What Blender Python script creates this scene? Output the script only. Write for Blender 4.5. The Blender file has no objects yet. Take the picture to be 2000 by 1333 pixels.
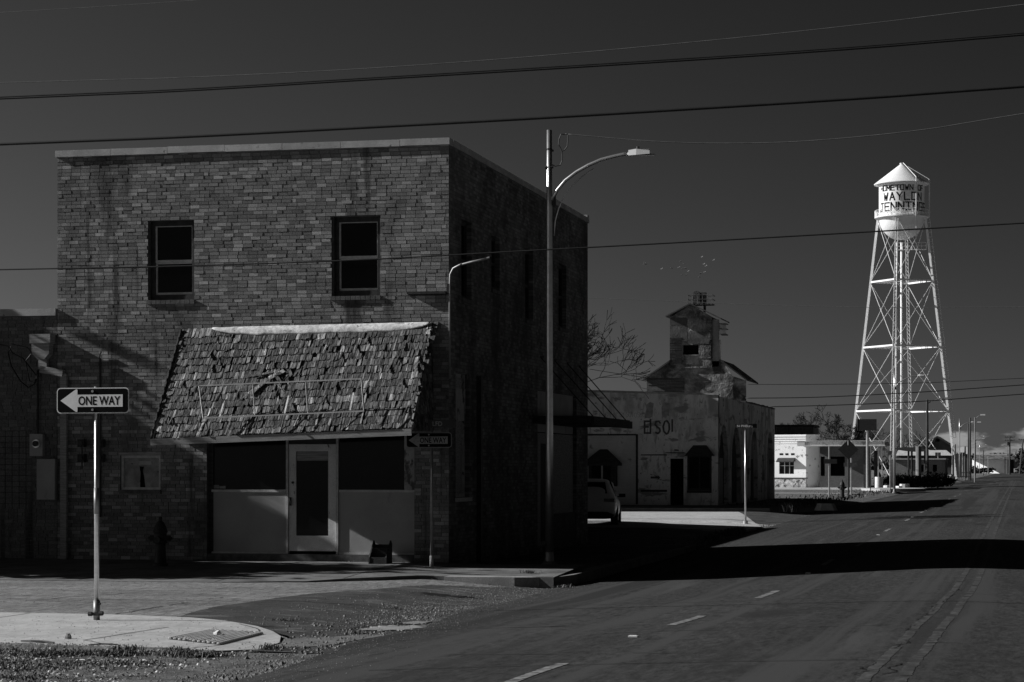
import bpy, bmesh, math, random
from mathutils import Vector, Matrix, noise
from mathutils.geometry import tessellate_polygon
random.seed(7)
S = bpy.context.scene
COL = S.collection
PI = math.pi
R = math.radians
# ------------------------------------------------------------------ camera, sky, sun, exposure
YAW = R(12.63)
CH = 1.86
FPX = 4440.0
cd = bpy.data.cameras.new('camera')
cam = bpy.data.objects.new('camera', cd)
COL.objects.link(cam)
cam.location = (0, 0, CH)
cam.rotation_euler = (R(90), 0, YAW)
cd.sensor_width = 36
cd.lens = 36 * FPX / 2000
cd.shift_y = 0.1243
cd.clip_start = 0.5
cd.clip_end = 9000
S.camera = cam
SUN = Vector((1.0, 0.13, -0.505)).normalized()      # the way the light travels
w = bpy.data.worlds.new('World')
S.world = w
w.use_nodes = True
nt = w.node_tree
N, L = nt.nodes, nt.links
N.clear()
def nd(nt, t, **k):
    n = nt.nodes.new(t)
    for a, b in k.items(): setattr(n, a, b)
    return n
def mth(nt, op, a, b=None, c=None, clamp=False):
    n = nt.nodes.new('ShaderNodeMath'); n.operation = op; n.use_clamp = clamp
    for i, v in enumerate((a, b, c)):
        if v is None: continue
        if isinstance(v, (int, float)): n.inputs[i].default_value = v
        else: nt.links.new(v, n.inputs[i])
    return n.outputs[0]
sky = nd(nt, 'ShaderNodeTexSky', sky_type='NISHITA', sun_disc=False)
sky.sun_elevation = math.asin(-SUN.z)
sky.sun_rotation = math.atan2(-SUN.x, -SUN.y)
sky.altitude = 1100
sky.dust_density = 0.6
sep = nd(nt, 'ShaderNodeSeparateColor')             # the red record of the sky: red-filtered black and white film
L.new(sky.outputs[0], sep.inputs[0])
red = mth(nt, 'POWER', sep.outputs[0], SKYPOW := 1.0)
red = mth(nt, 'MULTIPLY', red, SKYMUL := 0.125)
tc = nd(nt, 'ShaderNodeTexCoord')
sx = nd(nt, 'ShaderNodeSeparateXYZ')
L.new(tc.outputs['Generated'], sx.inputs[0])
vm = nd(nt, 'ShaderNodeVectorMath', operation='DOT_PRODUCT')    # the filtered sky deepens away from the sun, all the way round
L.new(tc.outputs['Generated'], vm.inputs[0]); vm.inputs[1].default_value = (-SUN.x, -SUN.y, 0)
red = mth(nt, 'MULTIPLY', red, mth(nt, 'EXPONENT', mth(nt, 'SUBTRACT', mth(nt, 'MULTIPLY', vm.outputs['Value'], 1.9), mth(nt, 'MULTIPLY', sx.outputs[2], 1.9))))
mp = nd(nt, 'ShaderNodeMapping')
mp.inputs['Scale'].default_value = (55, 55, 150)
L.new(tc.outputs['Generated'], mp.inputs[0])
nz = nd(nt, 'ShaderNodeTexNoise')
nz.inputs['Scale'].default_value = 1.0
nz.inputs['Detail'].default_value = 7
nz.inputs['Roughness'].default_value = 0.55
L.new(mp.outputs[0], nz.inputs[0])
def ramp01(nt, v, a, b):
    n = nt.nodes.new('ShaderNodeMapRange'); n.interpolation_type = 'SMOOTHSTEP'
    n.inputs[1].default_value = a; n.inputs[2].default_value = b
    nt.links.new(v, n.inputs[0]); return n.outputs[0]
low = ramp01(nt, sx.outputs[2], 0.0215, 0.009)
up = ramp01(nt, sx.outputs[2], -0.002, 0.006)
east = ramp01(nt, sx.outputs[0], -0.062, -0.03)
cl = mth(nt, 'ADD', nz.outputs[0], mth(nt, 'MULTIPLY', mth(nt, 'SUBTRACT', low, 1.0), 0.28))
cl = ramp01(nt, cl, 0.33, 0.52)
cl = mth(nt, 'MULTIPLY', mth(nt, 'MULTIPLY', mth(nt, 'MULTIPLY', cl, east), up), ramp01(nt, sx.outputs[2], 0.024, 0.017))
tot = mth(nt, 'ADD', red, mth(nt, 'MULTIPLY', cl, 1.9))
cmb = nd(nt, 'ShaderNodeCombineColor')
for i in range(3): L.new(tot, cmb.inputs[i])
bg = nd(nt, 'ShaderNodeBackground')
bg.inputs[1].default_value = 0.1
L.new(cmb.outputs[0], bg.inputs[0])
wo = nd(nt, 'ShaderNodeOutputWorld')
L.new(bg.outputs[0], wo.inputs[0])
sd = bpy.data.lights.new('sun', 'SUN')
sd.energy = 5.0
sd.angle = R(0.5)
sd.color = (1, 1, 1)
sun = bpy.data.objects.new('sun', sd)
COL.objects.link(sun)
sun.location = (-40, -10, 40)
sun.rotation_euler = SUN.to_track_quat('-Z', 'Y').to_euler()
S.view_settings.view_transform = 'Standard'
S.view_settings.look = 'None'
S.view_settings.exposure = 0.25
S.view_settings.gamma = 1
S.view_settings.use_curve_mapping = False

# ------------------------------------------------------------------ survey: where a sight line meets the vertical plane at street depth y
CS, SN = math.cos(YAW), math.sin(YAW)
def W(px, y):
    t = (px - 1000) / FPX
    return y * (t * CS - SN) / (CS + t * SN)
def ZZ(px, py, y):
    t = (px - 1000) / FPX
    return CH + (915 - py) / FPX * y / (CS + t * SN)
def PT(px, py, y): return Vector((W(px, y), y, ZZ(px, py, y)))

# ------------------------------------------------------------------ materials (all grey: a black and white photograph)
def mat(name, lo, hi, scale=4.0, rough=0.8, bump=0.0, bscale=60.0, metal=0.0, stain=None, fine=0.25, fscale=90.0,
        tone=False, fs=None, fdet=4, stretch=(1, 1, 1), brick=None, coord='pos', spec=0.3, bdist=0.01):
    m = bpy.data.materials.new(name); m.use_nodes = True
    t = m.node_tree; p = t.nodes['Principled BSDF']
    g = nd(t, 'ShaderNodeNewGeometry') if coord == 'pos' else nd(t, 'ShaderNodeTexCoord')
    vec = g.outputs['Position'] if coord == 'pos' else g.outputs['Object']
    mpn = nd(t, 'ShaderNodeMapping'); mpn.inputs['Scale'].default_value = stretch
    t.links.new(vec, mpn.inputs[0])
    def ns(sc, det=5, v=mpn.outputs[0]):
        n = nd(t, 'ShaderNodeTexNoise'); n.inputs['Scale'].default_value = sc; n.inputs['Detail'].default_value = det
        n.inputs['Roughness'].default_value = 0.9 if det >= 9 else 0.6
        t.links.new(v, n.inputs[0]); return n.outputs[0]
    f = ramp01(t, ns(scale), 0.3, 0.7)
    if tone:
        a = nd(t, 'ShaderNodeAttribute'); a.attribute_name = 'tone'
        f = mth(t, 'ADD', mth(t, 'MULTIPLY', a.outputs['Fac'], 0.82), mth(t, 'MULTIPLY', f, 0.18))
    v = mth(t, 'ADD', mth(t, 'MULTIPLY', f, hi - lo), lo)
    fvec = vec
    if fs:
        mf = nd(t, 'ShaderNodeMapping'); mf.inputs['Scale'].default_value = fs; t.links.new(vec, mf.inputs[0]); fvec = mf.outputs[0]
    if fine:
        v = mth(t, 'MULTIPLY', v, mth(t, 'MAXIMUM', mth(t, 'ADD', mth(t, 'MULTIPLY', ns(fscale, fdet, fvec), 4.5 * fine), 1 - 2.25 * fine), 0.15))
    hgt = None
    if brick:
        b = nd(t, 'ShaderNodeTexBrick'); b.offset = 0.5
        s3 = nd(t, 'ShaderNodeSeparateXYZ'); t.links.new(vec, s3.inputs[0])
        c3 = nd(t, 'ShaderNodeCombineXYZ'); t.links.new(s3.outputs[brick['axis']], c3.inputs[0]); t.links.new(s3.outputs[2], c3.inputs[1])
        t.links.new(c3.outputs[0], b.inputs['Vector'])
        b.inputs['Scale'].default_value = 1; b.inputs['Brick Width'].default_value = brick['w']; b.inputs['Row Height'].default_value = brick['h']
        b.inputs['Mortar Size'].default_value = brick.get('m', 0.006)
        b.inputs['Color1'].default_value = (0.55, 0.55, 0.55, 1); b.inputs['Color2'].default_value = (1.5, 1.5, 1.5, 1)
        b.inputs['Mortar'].default_value = (brick.get('mc', 0.6),) * 3 + (1,)
        sc_ = nd(t, 'ShaderNodeSeparateColor'); t.links.new(b.outputs['Color'], sc_.inputs[0])
        v = mth(t, 'MULTIPLY', v, sc_.outputs[0])
        hgt = mth(t, 'MULTIPLY', b.outputs['Fac'], -1.0)
    if stain:
        for (sv, ssc, a_, b_, st) in stain:
            mp2 = nd(t, 'ShaderNodeMapping'); mp2.inputs['Scale'].default_value = st
            t.links.new(vec, mp2.inputs[0])
            q = ramp01(t, ns(ssc, 7, mp2.outputs[0]), a_, b_)
            v = mth(t, 'ADD', mth(t, 'MULTIPLY', v, mth(t, 'SUBTRACT', 1.0, q)), mth(t, 'MULTIPLY', q, sv))
    c = nd(t, 'ShaderNodeCombineColor')
    for i in range(3): t.links.new(v, c.inputs[i])
    t.links.new(c.outputs[0], p.inputs['Base Color'])
    p.inputs['Roughness'].default_value = rough; p.inputs['Metallic'].default_value = metal
    p.inputs['Specular IOR Level'].default_value = spec
    if bump or hgt:
        bn = nd(t, 'ShaderNodeBump'); bn.inputs['Strength'].default_value = bump or 0.6; bn.inputs['Distance'].default_value = bdist
        h = ns(bscale, 6, vec)
        if hgt: h = mth(t, 'ADD', mth(t, 'MULTIPLY', h, 0.5), hgt)
        t.links.new(h, bn.inputs['Height']); t.links.new(bn.outputs[0], p.inputs['Normal'])
    return m
M = {}
M['dirt'] = mat('dry dirt', .12, .26, 0.6, .95, .6, 12, fine=.5, fscale=40, stain=[(.07, .9, .5, .62, (1, 1, 1))], bdist=.04)
M['road'] = mat('worn asphalt', .024, .038, .55, .9, .5, 60, fine=1.5, fscale=11, fdet=9, fs=(1, .22, 1), stretch=(1, .10, 1), spec=.22,
                stain=[(.055, 1.6, .56, .72, (1, .05, 1)), (.017, .5, .55, .68, (1, .25, 1)), (.045, 1.0, .52, .62, (1.3, .012, 1)), (.020, 1.0, .58, .66, (.9, .015, 1))])
M['apron'] = mat('patched asphalt', .03, .065, 1.2, .95, .9, 50, fine=.9, fscale=14, fdet=9, fs=(1, .4, 1), stain=[(.13, 1.1, .57, .66, (1, 2.2, 1))], bdist=.02)
M['street'] = mat('light street asphalt', .14, .22, .8, .95, .8, 60, fine=1.3, fscale=11, fdet=9, fs=(1, .18, 1), stretch=(.35, 1, 1), bdist=.02,
                  stain=[(.13, 3.0, .64, .74, (.3, 1.6, 1))])
M['gravel'] = mat('gravel shoulder', .07, .17, 2.0, .95, 1, 45, fine=.8, fscale=12, fdet=9, fs=(1, .5, 1), bdist=.03)
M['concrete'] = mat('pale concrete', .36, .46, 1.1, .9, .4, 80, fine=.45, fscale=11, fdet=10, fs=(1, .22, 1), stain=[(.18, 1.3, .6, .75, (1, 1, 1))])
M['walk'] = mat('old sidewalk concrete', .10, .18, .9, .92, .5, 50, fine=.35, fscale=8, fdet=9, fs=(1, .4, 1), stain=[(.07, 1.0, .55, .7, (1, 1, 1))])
M['kerb'] = mat('kerb concrete', .2, .32, 2.0, .9, .5, 40, fine=.3, fscale=50)
M['groove'] = mat('dirt filled joint', .04, .07, 5, .95)
M['paint'] = mat('worn road paint', .10, .26, 5, .85, .2, 100, fine=.5, fscale=25, stain=[(.045, 9, .5, .62, (1, 1, 1))])
M['yellow'] = mat('worn centre line paint', .045, .085, 4, .85, .2, 100, fine=.5, fscale=22, stain=[(.030, 7, .42, .56, (1, 1, 1))])
M['tar'] = mat('tar crack filler', .012, .02, 5, .5)
M['brick'] = mat('wall brick', .075, .44, 30, .9, .6, 120, tone=True, fine=.35, fscale=70,
                 stain=[(.06, .55, .53, .75, (1.4, 1, .6)), (.05, 1.0, .54, .68, (2.2, 1, .14)), (.20, 9, .66, .70, (1, 1, .7))], bdist=.006)
M['mortar'] = mat('mortar', .07, .13, 8, .95, .4, 80, fine=.3)
M['brickside'] = mat('side wall brick', .08, .19, 1.5, .9, .6, 60, brick=dict(axis=1, w=.208, h=.073, m=.008, mc=.7),
                     stain=[(.045, .6, .5, .7, (1, 1, .5)), (.19, 9, .64, .72, (1, 1, .35))])
M['brickfar'] = mat('back wall brick', .06, .12, 1.5, .9, .4, 60, brick=dict(axis=0, w=.208, h=.073))
M['coping'] = mat('coping concrete', .30, .46, 2, .9, .4, 60, stain=[(.08, 6, .62, .7, (1, 1, 1))])
M['roof'] = mat('tar roof', .04, .08, 2, .95)
M['shingle'] = mat('weathered wood shingle', .014, .40, 14, .85, .8, 45, tone=True, fine=1.3, fscale=16, fs=(2.2, .3, .3), stretch=(3, 1, 1), bdist=.01)
M['flash'] = mat('sheet metal flashing', .50, .70, 5, .6, .8, 9, metal=0, fine=.35, fscale=14, stain=[(.14, 12, .62, .70, (1, 1, 1)), (.3, 3, .58, .68, (1, 1, 2))])
M['fascia'] = mat('fascia board', .20, .36, 8, .85, .3, 60, stretch=(.3, 1, 6))
M['darkwood'] = mat('dark boards', .03, .07, 6, .9, .4, 60, stretch=(.4, 1, 5))
M['frame'] = mat('window frame', .42, .55, 10, .7, .2, 60)
M['framedark'] = mat('dark window surround', .025, .05, 10, .8, .2, 60)
M['glass'] = mat('dark glass', .004, .007, 2, .06, fine=0, spec=.14)
M['panel'] = mat('painted panel', .30, .37, 1.2, .8, .15, 40, fine=.12, stain=[(.13, 2.0, .6, .78, (1, 1, .5))])
M['doorpaint'] = mat('chipped white door paint', .56, .70, 3, .7, .3, 60, stain=[(.07, 7, .62, .67, (1.6, 1, .6))])
M['whiteboard'] = mat('peeling white board', .28, .42, 3, .8, .3, 40, stain=[(.08, 4, .56, .62, (1, 1, .6))])
M['poster'] = mat('faded notice', .2, .34, 6, .8, stain=[(.06, 11, .6, .66, (1, 1, 1))])
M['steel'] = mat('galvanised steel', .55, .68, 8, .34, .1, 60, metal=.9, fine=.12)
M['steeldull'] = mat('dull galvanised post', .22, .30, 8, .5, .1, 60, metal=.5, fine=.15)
M['darksteel'] = mat('dark steel', .02, .04, 8, .6, .2, 60)
M['black'] = mat('sign black', .003, .005, 8, .7, fine=0, spec=.04)
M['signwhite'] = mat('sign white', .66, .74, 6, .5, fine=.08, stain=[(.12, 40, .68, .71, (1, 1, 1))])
M['signshade'] = mat('shaded sign white', .20, .26, 6, .6, fine=.2, stain=[(.08, 20, .6, .7, (1, 1, 1))])  # sign white toned down: shade put into the colour of the shop-corner sign
M['signdark'] = mat('street name sign face', .02, .03, 6, .5, fine=.05)
M['signback'] = mat('sign back', .06, .09, 5, .5, fine=.1)
M['tile'] = mat('truncated dome plate', .07, .11, 6, .8, .3, 60)
M['grass'] = mat('dry grass', .03, .22, 3, .9, tone=True, fine=.2)
M['litter'] = mat('litter', .25, .65, 20, .8, tone=True, fine=.1)
M['stone'] = mat('loose stone', .05, .27, 6, .9, tone=True, fine=.2)
M['wood'] = mat('utility pole wood', .05, .10, 5, .9, .4, 40, stretch=(1, 1, .1))
M['cable'] = mat('black cable', .010, .016, 5, .6, fine=0)
M['wire'] = mat('bare wire', .10, .16, 5, .5, fine=0)
M['stucco'] = mat('peeling stucco', .72, .84, .8, .9, .5, 25, fine=.2, fscale=40,
                  stain=[(.40, .9, .50, .66, (1, 1, .4)), (.42, 2.6, .54, .66, (1.6, 1, .5)), (.2, 7, .60, .68, (1, 1, .6)), (.3, .8, .56, .62, (1, 1, 2.5))], bdist=.03)
M['stucco2'] = mat('bright stucco', .78, .86, .8, .85, .3, 25, fine=.15, stain=[(.25, 2.2, .60, .66, (1, 1, 1))], bdist=.02)
M['stonework'] = mat('rubble stone base', .15, .65, 3.5, .9, .6, 12, stain=[(.06, 4, .53, .57, (1, 1, 1))])
M['siding'] = mat('horizontal siding', .55, .66, 1.0, .85, .2, 40, stain=[(.25, 2, .6, .7, (1, 1, 1))])
M['letter'] = mat('dark painted lettering', .05, .14, 6, .85, .2, 40)
M['oldletter'] = mat('ghost lettering', .26, .42, 5, .9, .2, 40)
M['metalold'] = mat('mottled sheet siding', .06, .26, .7, .6, 1, 1.6, fine=.3, fscale=8, stretch=(1, 1, 1.6), bdist=.25,
                    stain=[(.30, .7, .60, .68, (.6, 1, 3.5)), (.035, .45, .50, .6, (1, 1, 1))])
M['rust'] = mat('rusted sheet', .05, .12, 1, .8, .6, 6, bdist=.05)
M['boards'] = mat('weathered clapboard', .03, .10, 1.2, .85, .5, 30, stretch=(.3, 1, 5), fine=.4, fscale=8)
M['towerwhite'] = mat('white tank paint', .80, .86, 2, .55, fine=.06, spec=.4)
M['carwhite'] = mat('white car paint', .80, .84, 2, .3, fine=0, spec=.5)
M['cardark'] = mat('black car trim', .015, .02, 2, .5, fine=0)
M['tyre'] = mat('tyre rubber', .02, .03, 2, .9, fine=.1)
M['lamplens'] = mat('tail lamp lens', .03, .05, 2, .2, fine=0)
M['twig'] = mat('winter twigs', .015, .03, 8, .95)
M['bark'] = mat('bark', .04, .08, 8, .9, .5, 40)
M['leaf'] = mat('dark evergreen leaf', .03, .07, 4, .8, tone=True, fine=0)
M['bush'] = mat('dark scrub', .02, .07, 4, .9, tone=True, fine=0)
M['bird'] = mat('bird feathers', .03, .4, 9, .8, tone=True, fine=0)
M['metalroof'] = mat('pale metal roof', .40, .55, 1, .6, fine=.15, stretch=(3, 1, 1))
M['farwall'] = mat('far painted wall', .16, .24, .6, .85, .2, 20, fine=.2, fscale=6)
M['farwhite'] = mat('far white wall', .70, .8, .5, .8, fine=.1)
M['fardark'] = mat('far dark wall', .05, .09, .6, .85, fine=.2, fscale=6)
M['hydrantpaint'] = mat('dark hydrant paint', .02, .035, 8, .6, .2, 60)

# ------------------------------------------------------------------ mesh helpers
def wloc(o):
    v = Vector((0, 0, 0))
    while o is not None: v = v + o.location; o = o.parent
    return v
class MB:
    def __init__(s): s.v = []; s.f = []; s.t = []; s.tone = 0.5
    def add(s, vs, fs):
        b = len(s.v); s.v.extend([tuple(q) for q in vs])
        for f in fs: s.f.append(tuple(b + i for i in f)); s.t.append(s.tone)
    def box(s, x0, x1, y0, y1, z0, z1):
        s.add([(x0, y0, z0), (x1, y0, z0), (x1, y1, z0), (x0, y1, z0), (x0, y0, z1), (x1, y0, z1), (x1, y1, z1), (x0, y1, z1)],
              [(0, 3, 2, 1), (4, 5, 6, 7), (0, 1, 5, 4), (1, 2, 6, 5), (2, 3, 7, 6), (3, 0, 4, 7)])
        return s
    def obox(s, c, ax, ay, az):      # centre and three half axes
        c = Vector(c); P = []
        for k in (-1, 1):
            for (i, j) in ((-1, -1), (1, -1), (1, 1), (-1, 1)): P.append(c + Vector(ax) * i + Vector(ay) * j + Vector(az) * k)
        s.add(P, [(0, 3, 2, 1), (4, 5, 6, 7), (0, 1, 5, 4), (1, 2, 6, 5), (2, 3, 7, 6), (3, 0, 4, 7)]); return s
    def beam(s, a, b, w_, h_, up=(0, 0, 1)):
        a, b = Vector(a), Vector(b); d = (b - a)
        u = d.cross(Vector(up))
        if u.length < 1e-5: u = d.cross(Vector((0, 1, 0)))
        u.normalize(); v = u.cross(d).normalized()
        s.obox((a + b) / 2, d / 2, u * w_ / 2, v * h_ / 2); return s
    def tube(s, pts, r, n=8, caps=True):
        pts = [Vector(p) for p in pts]; rs = r if isinstance(r, (list, tuple)) else [r] * len(pts)
        P = []; fs = []; u = None
        for i, p in enumerate(pts):
            d = (pts[min(i + 1, len(pts) - 1)] - pts[max(i - 1, 0)]).normalized()
            if u is None:
                u = d.cross(Vector((0, 0, 1)))
                if u.length < .05: u = d.cross(Vector((0, 1, 0)))
            else: u = u - d * u.dot(d)
            u.normalize(); v = d.cross(u)
            for k in range(n):
                a = 2 * PI * k / n
                P.append(p + (u * math.cos(a) + v * math.sin(a)) * rs[i])
        for i in range(len(pts) - 1):
            for k in range(n):
                k2 = (k + 1) % n
                fs.append((i * n + k, i * n + k2, (i + 1) * n + k2, (i + 1) * n + k))
        if caps: fs.append(tuple(range(n))[::-1]); fs.append(tuple((len(pts) - 1) * n + k for k in range(n)))
        s.add(P, fs); return s
    def lathe(s, prof, c=(0, 0, 0), n=24, a0=0.0, a1=2 * PI):
        P = []; fs = []; full = abs(a1 - a0 - 2 * PI) < 1e-6; m = n if full else n + 1
        for (r, z) in prof:
            for k in range(m):
                a = a0 + (a1 - a0) * k / n
                P.append((c[0] + r * math.cos(a), c[1] + r * math.sin(a), c[2] + z))
        for i in range(len(prof) - 1):
            for k in range(n):
                k2 = (k + 1) % m
                fs.append((i * m + k, i * m + k2, (i + 1) * m + k2, (i + 1) * m + k))
        s.add(P, fs); return s
    def prism(s, poly, fn, d0, d1):       # poly in (u,v), fn(u,v,d)->xyz
        n = len(poly)
        P = [fn(u, v, d0) for u, v in poly] + [fn(u, v, d1) for u, v in poly]
        s.add(P, [tuple(range(n)), tuple(range(2 * n - 1, n - 1, -1))] + [(i, (i + 1) % n, n + (i + 1) % n, n + i)[::-1] for i in range(n)]); return s
    def holed(s, outer, holes, fn, d0, d1):   # plate at depth d0 with holes whose reveals run to d1
        loops = [outer] + holes
        tris = tessellate_polygon([[Vector((a, b, 0)) for a, b in lp] for lp in loops])
        flat = [q for lp in loops for q in lp]
        s.add([fn(u, v, d0) for u, v in flat], [tuple(t) for t in tris])
        for lp in loops:
            n = len(lp)
            s.add([fn(u, v, d0) for u, v in lp] + [fn(u, v, d1) for u, v in lp], [(i, (i + 1) % n, n + (i + 1) % n, n + i) for i in range(n)])
        return s
    def mesh(s, name, m, off=Vector((0, 0, 0)), smooth=False):
        me = bpy.data.meshes.new(name)
        me.from_pydata([(a - off.x, b - off.y, c - off.z) for a, b, c in s.v], [], s.f)
        at = me.attributes.new('tone', 'FLOAT', 'FACE')
        at.data.foreach_set('value', s.t)
        if smooth: me.polygons.foreach_set('use_smooth', [True] * len(me.polygons))
        me.materials.append(M[m]); me.update(); return me
    def build(s, name, m, parent=None, smooth=False, loc=None, **pr):
        off = wloc(parent) if parent else Vector((0, 0, 0))
        if loc is not None and not parent: off = Vector(loc)
        o = bpy.data.objects.new(name, s.mesh(name, m, off, smooth)); COL.objects.link(o)
        if parent: o.parent = parent
        elif loc is not None: o.location = loc
        if smooth:
            o.modifiers.new('n', 'WEIGHTED_NORMAL') if False else None
        for k, v in pr.items(): o[k] = v
        return o
def thing(name, label, cat, loc=(0, 0, 0), group=None):
    o = bpy.data.objects.new(name, None); COL.objects.link(o); o.location = loc
    o['label'] = label; o['category'] = cat
    if group: o['group'] = group
    return o
def tag(o, label, cat, group=None):
    o['label'] = label; o['category'] = cat
    if group: o['group'] = group
    return o
def copy_tree(o, loc=None, label=None, parent=None, scale=None, rotz=None):
    c = o.copy(); COL.objects.link(c)
    if parent: c.parent = parent
    if loc is not None: c.location = loc
    if label: c['label'] = label
    if scale: c.scale = scale
    if rotz is not None: c.rotation_euler = (0, 0, rotz)
    for ch in list(o.children): copy_tree(ch, parent=c)
    return c
def interp(tab, x):
    if x <= tab[0][0]: return tab[0][1]
    for (a, b), (c, d) in zip(tab, tab[1:]):
        if x <= c:
            t = (x - a) / (c - a); t = t * t * (3 - 2 * t) if len(tab) > 3 else t
            return b + (d - b) * t
    return tab[-1][1]
FXZ = lambda y0: (lambda u, v, d: (u, y0 + d, v))     # plate facing -y, u = x, v = z, d into the wall
FYZ = lambda x0: (lambda u, v, d: (x0 - d, u, v))     # plate facing +x, u = y, v = z
def rect(a, b, c, d): return [(a, c), (b, c), (b, d), (a, d)]
def text_geo(txt, w_, h_, offset=0.0):
    cu = bpy.data.curves.new('t', 'FONT'); cu.body = txt; cu.resolution_u = 3; cu.offset = offset
    ob = bpy.data.objects.new('t', cu); COL.objects.link(ob)
    bpy.context.view_layer.update()
    me = bpy.data.meshes.new_from_object(ob.evaluated_get(bpy.context.evaluated_depsgraph_get()))
    vs = [v.co.copy() for v in me.vertices]; fs = [tuple(p.vertices) for p in me.polygons]
    x0 = min(v.x for v in vs); x1 = max(v.x for v in vs); y0 = min(v.y for v in vs); y1 = max(v.y for v in vs)
    bpy.data.objects.remove(ob); bpy.data.curves.remove(cu); bpy.data.meshes.remove(me)
    return [((v.x - x0) / (x1 - x0) * w_ - w_ / 2, (v.y - y0) / (y1 - y0) * h_ - h_ / 2) for v in vs], fs
# blocky stroke letters on a unit box
GL = {'H': ['0,0 0,1', '1,0 1,1', '0,.5 1,.5'], 'O': ['0,0 1,0 1,1 0,1 0,0'], 'M': ['0,0 0,1 .5,.35 1,1 1,0'], 'E': ['1,0 0,0 0,1 1,1', '0,.52 .85,.52'],
      'T': ['0,1 1,1', '.5,1 .5,0'], 'W': ['0,1 .25,0 .5,.7 .75,0 1,1'], 'N': ['0,0 0,1 1,0 1,1'], 'F': ['0,0 0,1 1,1', '0,.52 .8,.52'],
      'A': ['0,0 .5,1 1,0', '.2,.36 .8,.36'], 'Y': ['0,1 .5,.48 1,1', '.5,.48 .5,0'], 'L': ['0,1 0,0 1,0'], 'J': ['.2,1 1,1', '.6,1 .6,0 0,0 0,.15'],
      'I': ['0,1 1,1', '0,0 1,0', '.5,0 .5,1'], 'G': ['1,.8 1,1 0,1 0,0 1,0 1,.45 .5,.45'], 'S': ['1,.85 1,1 0,1 0,.5 1,.5 1,0 0,0 0,.15'], 'l': ['.5,0 .5,1'], 'S2': ['1,.82 .7,1 .2,.95 .05,.72 .4,.55 .8,.42 .95,.2 .6,0 .1,.08'],
      'O2': ['.5,0 .12,.2 .02,.55 .25,.92 .6,1 .92,.75 .95,.35 .75,.06 .5,0']}
def strokes(mb, g, u0, v0, wu, hv, th, fn, sub=1):
    ix = 0
    for pl in GL[g]:
        pts = [tuple(float(q) for q in a.split(',')) for a in pl.split()]
        pts = [Vector((u0 + a * wu, v0 + b * hv, 0)) for a, b in pts]
        for a, b in zip(pts, pts[1:]):
            ix += 1
            d = (b - a).normalized(); n = Vector((-d.y, d.x, 0)) * th / 2
            e_ = th * (.15 if g in ('S2', 'O2') else .5); a2 = a - d * e_; b2 = b + d * e_
            for k in range(sub):
                p = a2.lerp(b2, k / sub); q = a2.lerp(b2, (k + 1) / sub)
                mb.add([(lambda w_: (w_[0], w_[1] - .0012 * ix, w_[2]))(fn(*(c.xy))) for c in (p - n, q - n, q + n, p + n)], [(0, 1, 2, 3)])
# ------------------------------------------------------------------ the ground
CT = [(0, .28), (17, .22), (24, .13), (30, .03), (37, -.06), (44, -.09), (50, -.05), (60, 0), (75, .05), (95, .12), (150, .2)]
ST = [(0, .05), (22, -.03), (28, -.06), (38, -.17), (44, -.16), (60, -.1), (80, -.06), (98, .0), (105, .1), (130, .15), (200, .2)]
def G(x, y):
    ed = interp([(10, 6.3), (18, 6.7), (25, 7.35), (34, 8.1), (43, 8.4), (60, 8.7)], y)
    c = interp(CT, y) - .038 * (math.sqrt(min(abs(x + 1), ed - 1 if x < 0 else 7.6) ** 2 + .36) - .6)
    s = interp(ST, y)
    d = -x - ed if x < 0 else x - 6.5
    if d <= 0: return c
    t = min(d / (1.0 if y < 22.4 and x < 0 else 2.6), 1); t = t * t * (3 - 2 * t)
    return c + (s - c) * t
def lin(a, b, n): return [a + (b - a) * i / n for i in range(n + 1)]
def sheet(name, xs, ys, dz, m, kind='structure', label=None, xl=None, xr=None, rough=0.0, parent=None):
    mb = MB(); P = []; nx = len(xs)
    for y in ys:
        a = xl(y) if xl else xs[0]; b = xr(y) if xr else xs[-1]
        for x in xs:
            t = (x - xs[0]) / (xs[-1] - xs[0]); X = a + (b - a) * t if (xl or xr) else x
            e = rough * (noise.noise(Vector((X * 1.3, y * 1.3, 3))) + .6 * noise.noise(Vector((X * 4, y * 4, 7)))) if rough else 0
            P.append((X, y, G(X, y) + dz + e))
    mb.add(P, [(j * nx + i, j * nx + i + 1, (j + 1) * nx + i + 1, (j + 1) * nx + i) for j in range(len(ys) - 1) for i in range(nx - 1)])
    o = mb.build(name, m, parent, smooth=True)
    if not parent: o['kind'] = kind
    return o
ynear = lin(-30, 0, 10) + lin(1, 110, 218)[0:] + lin(112, 200, 44) + [210, 230, 260, 300, 400, 500, 700, 1000]
sheet('ground', [-4000, -600, -200, -80, -50, -40] + lin(-35, -6, 58) + lin(-5, 12, 34) + [16, 30, 60, 200, 600, 4000], [-400, -100] + ynear + [2000, 4500], -.05, 'dirt')
def edge_l(y):
    b = interp([(0, -5.6), (10, -6.2), (18, -6.55), (25, -7.2), (34, -8.0), (43, -8.3), (60, -8.6), (100, -8.7), (170, -8.8), (900, -8.8)], y)
    return b + .10 * noise.noise(Vector((y * .9, 0, 5))) + .05 * noise.noise(Vector((y * 3.1, 0, 9)))
sheet('main_road', lin(0, 1, 60), ynear, .02, 'road', xl=edge_l, xr=lambda y: 6.8)
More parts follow.
